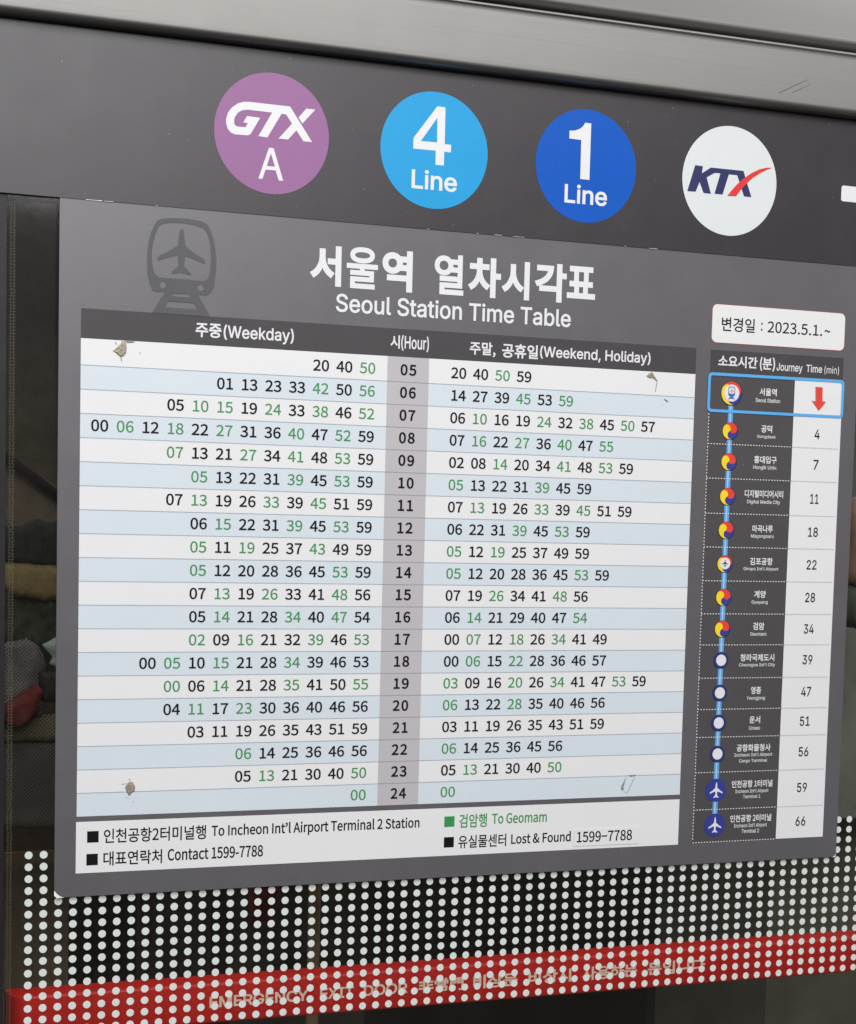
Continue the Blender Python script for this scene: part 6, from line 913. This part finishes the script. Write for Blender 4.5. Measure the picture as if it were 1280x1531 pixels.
# ---------------------------------------------------------------- push bar behind the glass, then reflections modelled as objects behind it
DB = 30.0
red_paint = plain('red push bar paint', (188, 34, 30), .4, .12, 9, spec=.4, bump=.04, k=BAR_K); bar_letter = plain('beige bar lettering', (236, 212, 198), .5, .08, 40, bump=.0, k=BAR_K)
bx0, by0 = behind(-57, 553.0, DB); bx1, by1 = behind(800, 589.0, DB)
bar = thing('push_bar', P3((bx0+bx1)/2, by1, -DB), 'red emergency exit bar with beige lettering behind the dotted glass', 'push bar')
mb = MB(); n = 10; cnt = 40
prof = arc(by0+2.5, -DB-2.5, 2.5, -90, 0, 4)+arc(by1-2.5, -DB-2.5, 2.5, 0, 90, 4)+[(by1, -DB-26), (by0, -DB-26)]
xs = []
for i in range(n+1): xs.append((bx0+24*(1-math.cos(math.pi/2*i/n)), 22*(1-math.sin(math.pi/2*i/n))))
for i in range(n+1): xs.append((bx1-24*(1-math.cos(math.pi/2*(n-i)/n)), 22*(1-math.sin(math.pi/2*(n-i)/n))))
N_ = len(prof); vs_ = []
for x, back in xs:
    for yy, dd in prof: vs_.append(P3(x, yy, max(dd-back, -DB-26)))
fs = [[i*N_+j, i*N_+(j+1) % N_, (i+1)*N_+(j+1) % N_, (i+1)*N_+j] for i in range(len(xs)-1) for j in range(N_)]
fs += [list(range(N_)), list(reversed(range((len(xs)-1)*N_, len(xs)*N_)))]
mb.add(vs_, fs, red_paint); o = mb.build('bar_body', bar, smooth=True); o.data.set_sharp_from_angle(angle=math.radians(35))
mb = MB()
for s, a, c in D['BARW']:
    yb = D['BARH'][1] if s[0] in 'EXD' else D['BARH'][1]+1.2; yt = D['BARH'][0] if s[0] in 'EXD' else D['BARH'][0]-1.6
    p0 = behind(a[0], yt, DB); p1 = behind(c[0], yb, DB)
    text(mb, 'I' if s[0] in 'EXD' else 'N', s, (p0[0], p1[0], p0[1], p1[1]), -DB+.3, bar_letter, .028)
mb.build('bar_lettering', bar)

def lump(mb, cx, cy, D_, w, h, t, m, seed, amp=.18, nu=28, nv=18, sq=.55):
    """soft bundle: squared ellipsoid pushed about by noise, seen centre (cx, cy) at depth D_"""
    from mathutils import noise as mn
    X, Y = behind(cx, cy, D_); k = (CAM_D+D_)/CAM_D; v3 = []; fs = []
    pw = lambda a: math.copysign(abs(a)**sq, a)
    for j in range(nv+1):
        ph = -math.pi/2+math.pi*j/nv
        for i in range(nu):
            th = 2*math.pi*i/nu
            p = Vector((pw(math.cos(ph))*pw(math.cos(th)), pw(math.cos(ph))*pw(math.sin(th)), pw(math.sin(ph))))
            q = 1+amp*mn.noise(p*1.7+Vector((seed*3.1, seed, 0)))+amp*.4*mn.noise(p*5+Vector((seed, 0, 0)))
            v3.append(P3(X+p.x*q*w*k/2, Y-p.z*q*h*k/2, -D_-p.y*q*t/2))
    for j in range(nv):
        for i in range(nu): fs.append([j*nu+i, j*nu+(i+1) % nu, (j+1)*nu+(i+1) % nu, (j+1)*nu+i])
    return mb.add(v3, fs, m)
def weave(name, rgb, scale, k=1.0):
    m, nt, b = nodes_of(name); c = tuple(x*k for x in lin(*rgb)); vec = coords(nt, (scale, scale, scale), (0, math.radians(38), 0))
    wv1 = nt.nodes.new('ShaderNodeTexWave'); wv1.bands_direction = 'X'; wv1.inputs['Scale'].default_value = 1; nt.links.new(vec, wv1.inputs['Vector'])
    wv2 = nt.nodes.new('ShaderNodeTexWave'); wv2.bands_direction = 'Z'; wv2.inputs['Scale'].default_value = 1; nt.links.new(vec, wv2.inputs['Vector'])
    mu = nt.nodes.new('ShaderNodeMath'); mu.operation = 'MAXIMUM'; nt.links.new(wv1.outputs['Fac'], mu.inputs[0]); nt.links.new(wv2.outputs['Fac'], mu.inputs[1])
    r = ramp(nt, mu.outputs[0], ((.45, tuple(x*.25 for x in c)), (.95, tuple(min(1, x*1.5) for x in c))))
    nt.links.new(r.outputs['Color'], b.inputs['Base Color']); b.inputs['Roughness'].default_value = .75
    return m
def soft(name, label, cat, parts):
    mb = MB()
    for p in parts: lump(mb, *p)
    zmin = min(v.z for v in mb.v); o = mb.build(name, origin=Vector((sum(v.x for v in mb.v)/len(mb.v), sum(v.y for v in mb.v)/len(mb.v), zmin)), smooth=True)
    return tag(o, label, cat)
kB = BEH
olive = plain('olive wall paint', (80, 73, 62), .9, .25, 60, k=kB*1.25); olive2 = plain('pale olive wall paint', (94, 87, 74), .9, .22, 60, k=kB*1.3)
DW = 260  # reflections left of the board, modelled as solid objects behind the glass
mb = MB(); X, Y = behind(-140, -130, DW); X2, Y2 = behind(-6, 600, DW); box3(mb, X, X2, Y, Y2, -DW-40, -DW, olive)
tag(mb.build('reflection_backing', origin=P3((X+X2)/2, Y2, -DW-20)), 'dim brown-olive reflection left of the timetable, modelled as a board behind the glass', 'partition')
mb = MB(); X, Y = behind(-140, 118, DW-8); X2, Y2 = behind(-6, 160, DW-8); Xc, Yc = behind(-140, 60, DW-8)
a = [behind(-90, 80, DW-8), behind(-6, 128, DW-8), behind(-6, 172, DW-8), behind(-90, 172, DW-8)]
slab(mb, a, -DW+.5, -DW+8, olive2); tag(mb.build('reflected_panel', origin=P3(a[2][0], a[2][1], -DW+4)), 'paler slanting part of the left reflection, modelled as an olive panel below a cable', 'panel')
# dark line in the left reflection, modelled as a cable
mb = MB(); pts = [behind(-100, 75+i*0, DW-20) for i in range(1)]
path = [behind(-92+9*i, 80+5.0*i+.12*i*i, DW-20) for i in range(11)]
ring = 8; vs_ = []; fs = []
for i, (x, y) in enumerate(path):
    for k in range(ring):
        a_ = 2*math.pi*k/ring; vs_.append(P3(x-.45*5*math.cos(a_), y+5*math.cos(a_)*.9, -DW+20+5*math.sin(a_)))
for i in range(len(path)-1):
    for k in range(ring): fs.append([i*ring+k, i*ring+(k+1) % ring, (i+1)*ring+(k+1) % ring, (i+1)*ring+k])
mb.add(vs_, fs, rubber); tag(mb.build('reflected_cable', origin=P3(path[-1][0], path[-1][1], -DW+20), smooth=True), 'dark sloping line in the left reflection, modelled as a black cable', 'cable')
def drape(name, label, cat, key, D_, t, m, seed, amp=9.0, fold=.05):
    """a reflected form modelled as folded cloth or bag, with thickness, behind the glass"""
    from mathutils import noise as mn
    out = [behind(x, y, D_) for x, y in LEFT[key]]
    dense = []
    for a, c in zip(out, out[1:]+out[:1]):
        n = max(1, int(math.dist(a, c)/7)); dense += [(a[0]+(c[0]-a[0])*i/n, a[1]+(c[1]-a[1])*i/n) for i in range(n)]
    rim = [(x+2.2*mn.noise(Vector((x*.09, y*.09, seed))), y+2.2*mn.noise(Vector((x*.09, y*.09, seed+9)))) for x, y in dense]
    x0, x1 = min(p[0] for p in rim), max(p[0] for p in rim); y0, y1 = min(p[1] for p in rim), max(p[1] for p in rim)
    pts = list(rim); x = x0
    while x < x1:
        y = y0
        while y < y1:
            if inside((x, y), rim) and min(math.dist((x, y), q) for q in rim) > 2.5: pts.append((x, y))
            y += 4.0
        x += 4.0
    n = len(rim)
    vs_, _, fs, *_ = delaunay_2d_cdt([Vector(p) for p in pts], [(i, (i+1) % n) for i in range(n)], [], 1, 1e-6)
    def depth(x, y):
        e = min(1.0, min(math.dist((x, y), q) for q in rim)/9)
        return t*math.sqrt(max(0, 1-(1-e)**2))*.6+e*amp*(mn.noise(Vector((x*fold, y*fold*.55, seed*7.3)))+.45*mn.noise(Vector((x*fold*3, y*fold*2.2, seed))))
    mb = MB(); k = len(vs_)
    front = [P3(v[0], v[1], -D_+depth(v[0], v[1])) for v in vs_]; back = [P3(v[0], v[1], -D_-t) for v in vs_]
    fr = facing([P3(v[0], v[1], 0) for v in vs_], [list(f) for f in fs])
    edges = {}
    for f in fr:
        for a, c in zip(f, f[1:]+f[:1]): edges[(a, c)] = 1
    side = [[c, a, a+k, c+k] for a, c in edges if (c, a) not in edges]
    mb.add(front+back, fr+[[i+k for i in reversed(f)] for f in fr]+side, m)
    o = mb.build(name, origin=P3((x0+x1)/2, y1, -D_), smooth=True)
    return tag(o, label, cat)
drape('reflected_dark_cloth', 'reflected dark slate heap of cloth above the tan cushion, modelled behind the left glass', 'cloth', 'dark', 150, 14, plain('dark slate cloth', (36, 40, 40), .9, .5, 160, k=kB*.8), 1, 10, .06)
drape('reflected_cushion', 'reflected tan cushion-like form between dark and green cloth, modelled behind the left glass', 'cushion', 'tan', 146, 20, plain('tan canvas', (102, 90, 62), .8, .16, 200, k=kB*1.15), 2, 4, .03)
drape('reflected_green_cloth', 'reflected dark green cloth below the tan cushion, modelled behind the left glass', 'cloth', 'green', 160, 12, plain('dark green cloth', (56, 62, 50), .9, .3, 120, k=kB*.8), 3, 16, .07)
drape('reflected_packet', 'reflected pale blue-white patch beside the mesh bag, modelled as a small packet', 'packet', 'packet', 120, 6, plain('pale packet film', (142, 160, 160), .4, .15, 60, k=kB*.7), 5, 10, .08)
drape('reflected_mesh_bag', 'reflected charcoal mesh bag of open weave, modelled behind the left glass', 'bag', 'mesh', 128, 12, weave('charcoal net', (80, 78, 78), 125, kB), 4, 9, .05)
drape('reflected_box', 'reflected small dark box beside the red pouch, modelled behind the left glass', 'box', 'box', 116, 10, plain('black box card', (40, 37, 36), .6, .25, 60, k=kB*.7), 6, 2, .02)
drape('reflected_pouch', 'reflected dull red cloth under the mesh bag, modelled as a pouch behind the left glass', 'pouch', 'red', 108, 12, plain('dull red cloth', (100, 42, 40), .85, .3, 130, k=kB*.6), 7, 12, .08)
drape('reflected_net_pocket', 'reflected olive mesh under the red pouch, modelled as a woven net pocket', 'net', 'olive', 132, 8, weave('olive net', (82, 78, 62), 118, kB), 8, 5, .04)
drape('reflected_net_basket', 'reflected dark mesh low down, modelled as a net basket behind the left glass', 'basket', 'net', 138, 8, weave('dark net', (58, 55, 54), 118, kB), 9, 5, .03)
slat_m = plain('brown slat wood', (66, 58, 46), .8, .25, 40, k=kB)  # brown strips of the same reflection, modelled as slats
for yy, hh, lab in ((399, 8, 'upper dull brown strip of the left reflection, modelled as a slat beside the board corner'), (434, 9, 'lower dull brown strip of the left reflection, modelled as a slat behind the dots')):
    mb = MB(); a = behind(-60, yy-hh/2, 140); c = behind(-4, yy+hh/2, 140); box3(mb, a[0], c[0], a[1], c[1], -150, -140, slat_m)
    tag(mb.build('slat', origin=P3((a[0]+c[0])/2, c[1], -145)), lab, 'slat', 'reflected strips modelled as slats behind the left glass')
# dim forms between the dots, partly reflected, modelled as objects behind the glass
for xa, xb, rgb, yy, lab in ((55, 118, (64, 61, 55), (440, 556), 'narrow dim grey panel behind the dots at the left'), (136, 262, (72, 69, 63), (440, 552), 'broad dim grey panel behind the dots with a dark bundle in front'), (560, 683.8, (58, 58, 52), (440, 640), 'dim grey-green panel behind the dots right of the middle'), (684, 860, (78, 78, 68), (430, 660), 'grey-green panel behind the dots at the right edge')):
    mb = MB(); a = behind(xa, yy[0], 420); c = behind(xb, yy[1]+60, 420); box3(mb, a[0], c[0], a[1]-60, c[1], -440, -420, plain('dim panel paint', rgb, .85, .3, 14, k=kB*.5))
    tag(mb.build('far_panel', origin=P3((a[0]+c[0])/2, c[1], -430)), lab, 'panel', 'dim panels behind the dotted glass')
soft('dark_bundle', 'black bundle low in front of the broad dim grey panel', 'bundle', [(222, 540, 340, 62, 36, 60, plain('black cloth', (22, 21, 21), .9, .3, 40, k=kB), 9, .3)])
mb = MB(); a = behind(206, 455, 300); c = behind(219, 640, 300)  # reflection of a beige pole, modelled as a solid pole behind the glass
cx = (a[0]+c[0])/2; r_ = 7; vs_ = []; fs = []
for yy in (a[1]-40, c[1]):
    for k in range(14): t = 2*math.pi*k/14; vs_.append(P3(cx+r_*math.cos(t), yy, -300+r_*math.sin(t)))
fs = [[k, (k+1) % 14, 14+(k+1) % 14, 14+k] for k in range(14)]
mb.add(vs_, fs, plain('beige pole paint', (110, 94, 68), .6, .35, 60, k=kB)); tag(mb.build('reflected_pole', origin=P3(cx, c[1], -300), smooth=True), 'reflection of a thin beige pole, modelled behind the dots above EXIT on the red bar', 'pole')
soft('crimson_cloth', 'small crimson cloth hanging behind the dots above the red bar', 'cloth', [(165, 480, 330, 26, 40, 20, plain('crimson cloth', (88, 30, 36), .9, .3, 50, k=kB), 11, .3)])
# right of the board: vague, partly reflected forms modelled as a board and bags
mb = MB(); a = behind(735, -140, 300); c = behind(900, 430, 300); box3(mb, a[0], c[0], a[1], c[1], -330, -300, plain('grey green wall paint', (84, 88, 82), .85, .3, 14, k=kB*.8))
tag(mb.build('reflection_backing', origin=P3((a[0]+c[0])/2, c[1], -315)), 'dim grey-green tone right of the timetable, modelled as a board behind the glass', 'partition')
soft('brown_form', 'vague brown form in the glass at the right edge of the board, modelled as a bag', 'bag', [(776, 152, 160, 44, 84, 50, plain('brown form surface', (112, 88, 70), .7, .3, 40, k=kB), 12, .2)])
soft('grey_form', 'dark grey-green form below the brown one at the right edge, modelled as a bundle', 'bundle', [(778, 215, 170, 46, 50, 50, plain('dark grey green cloth', (62, 68, 60), .85, .3, 40, k=kB), 13, .2)])
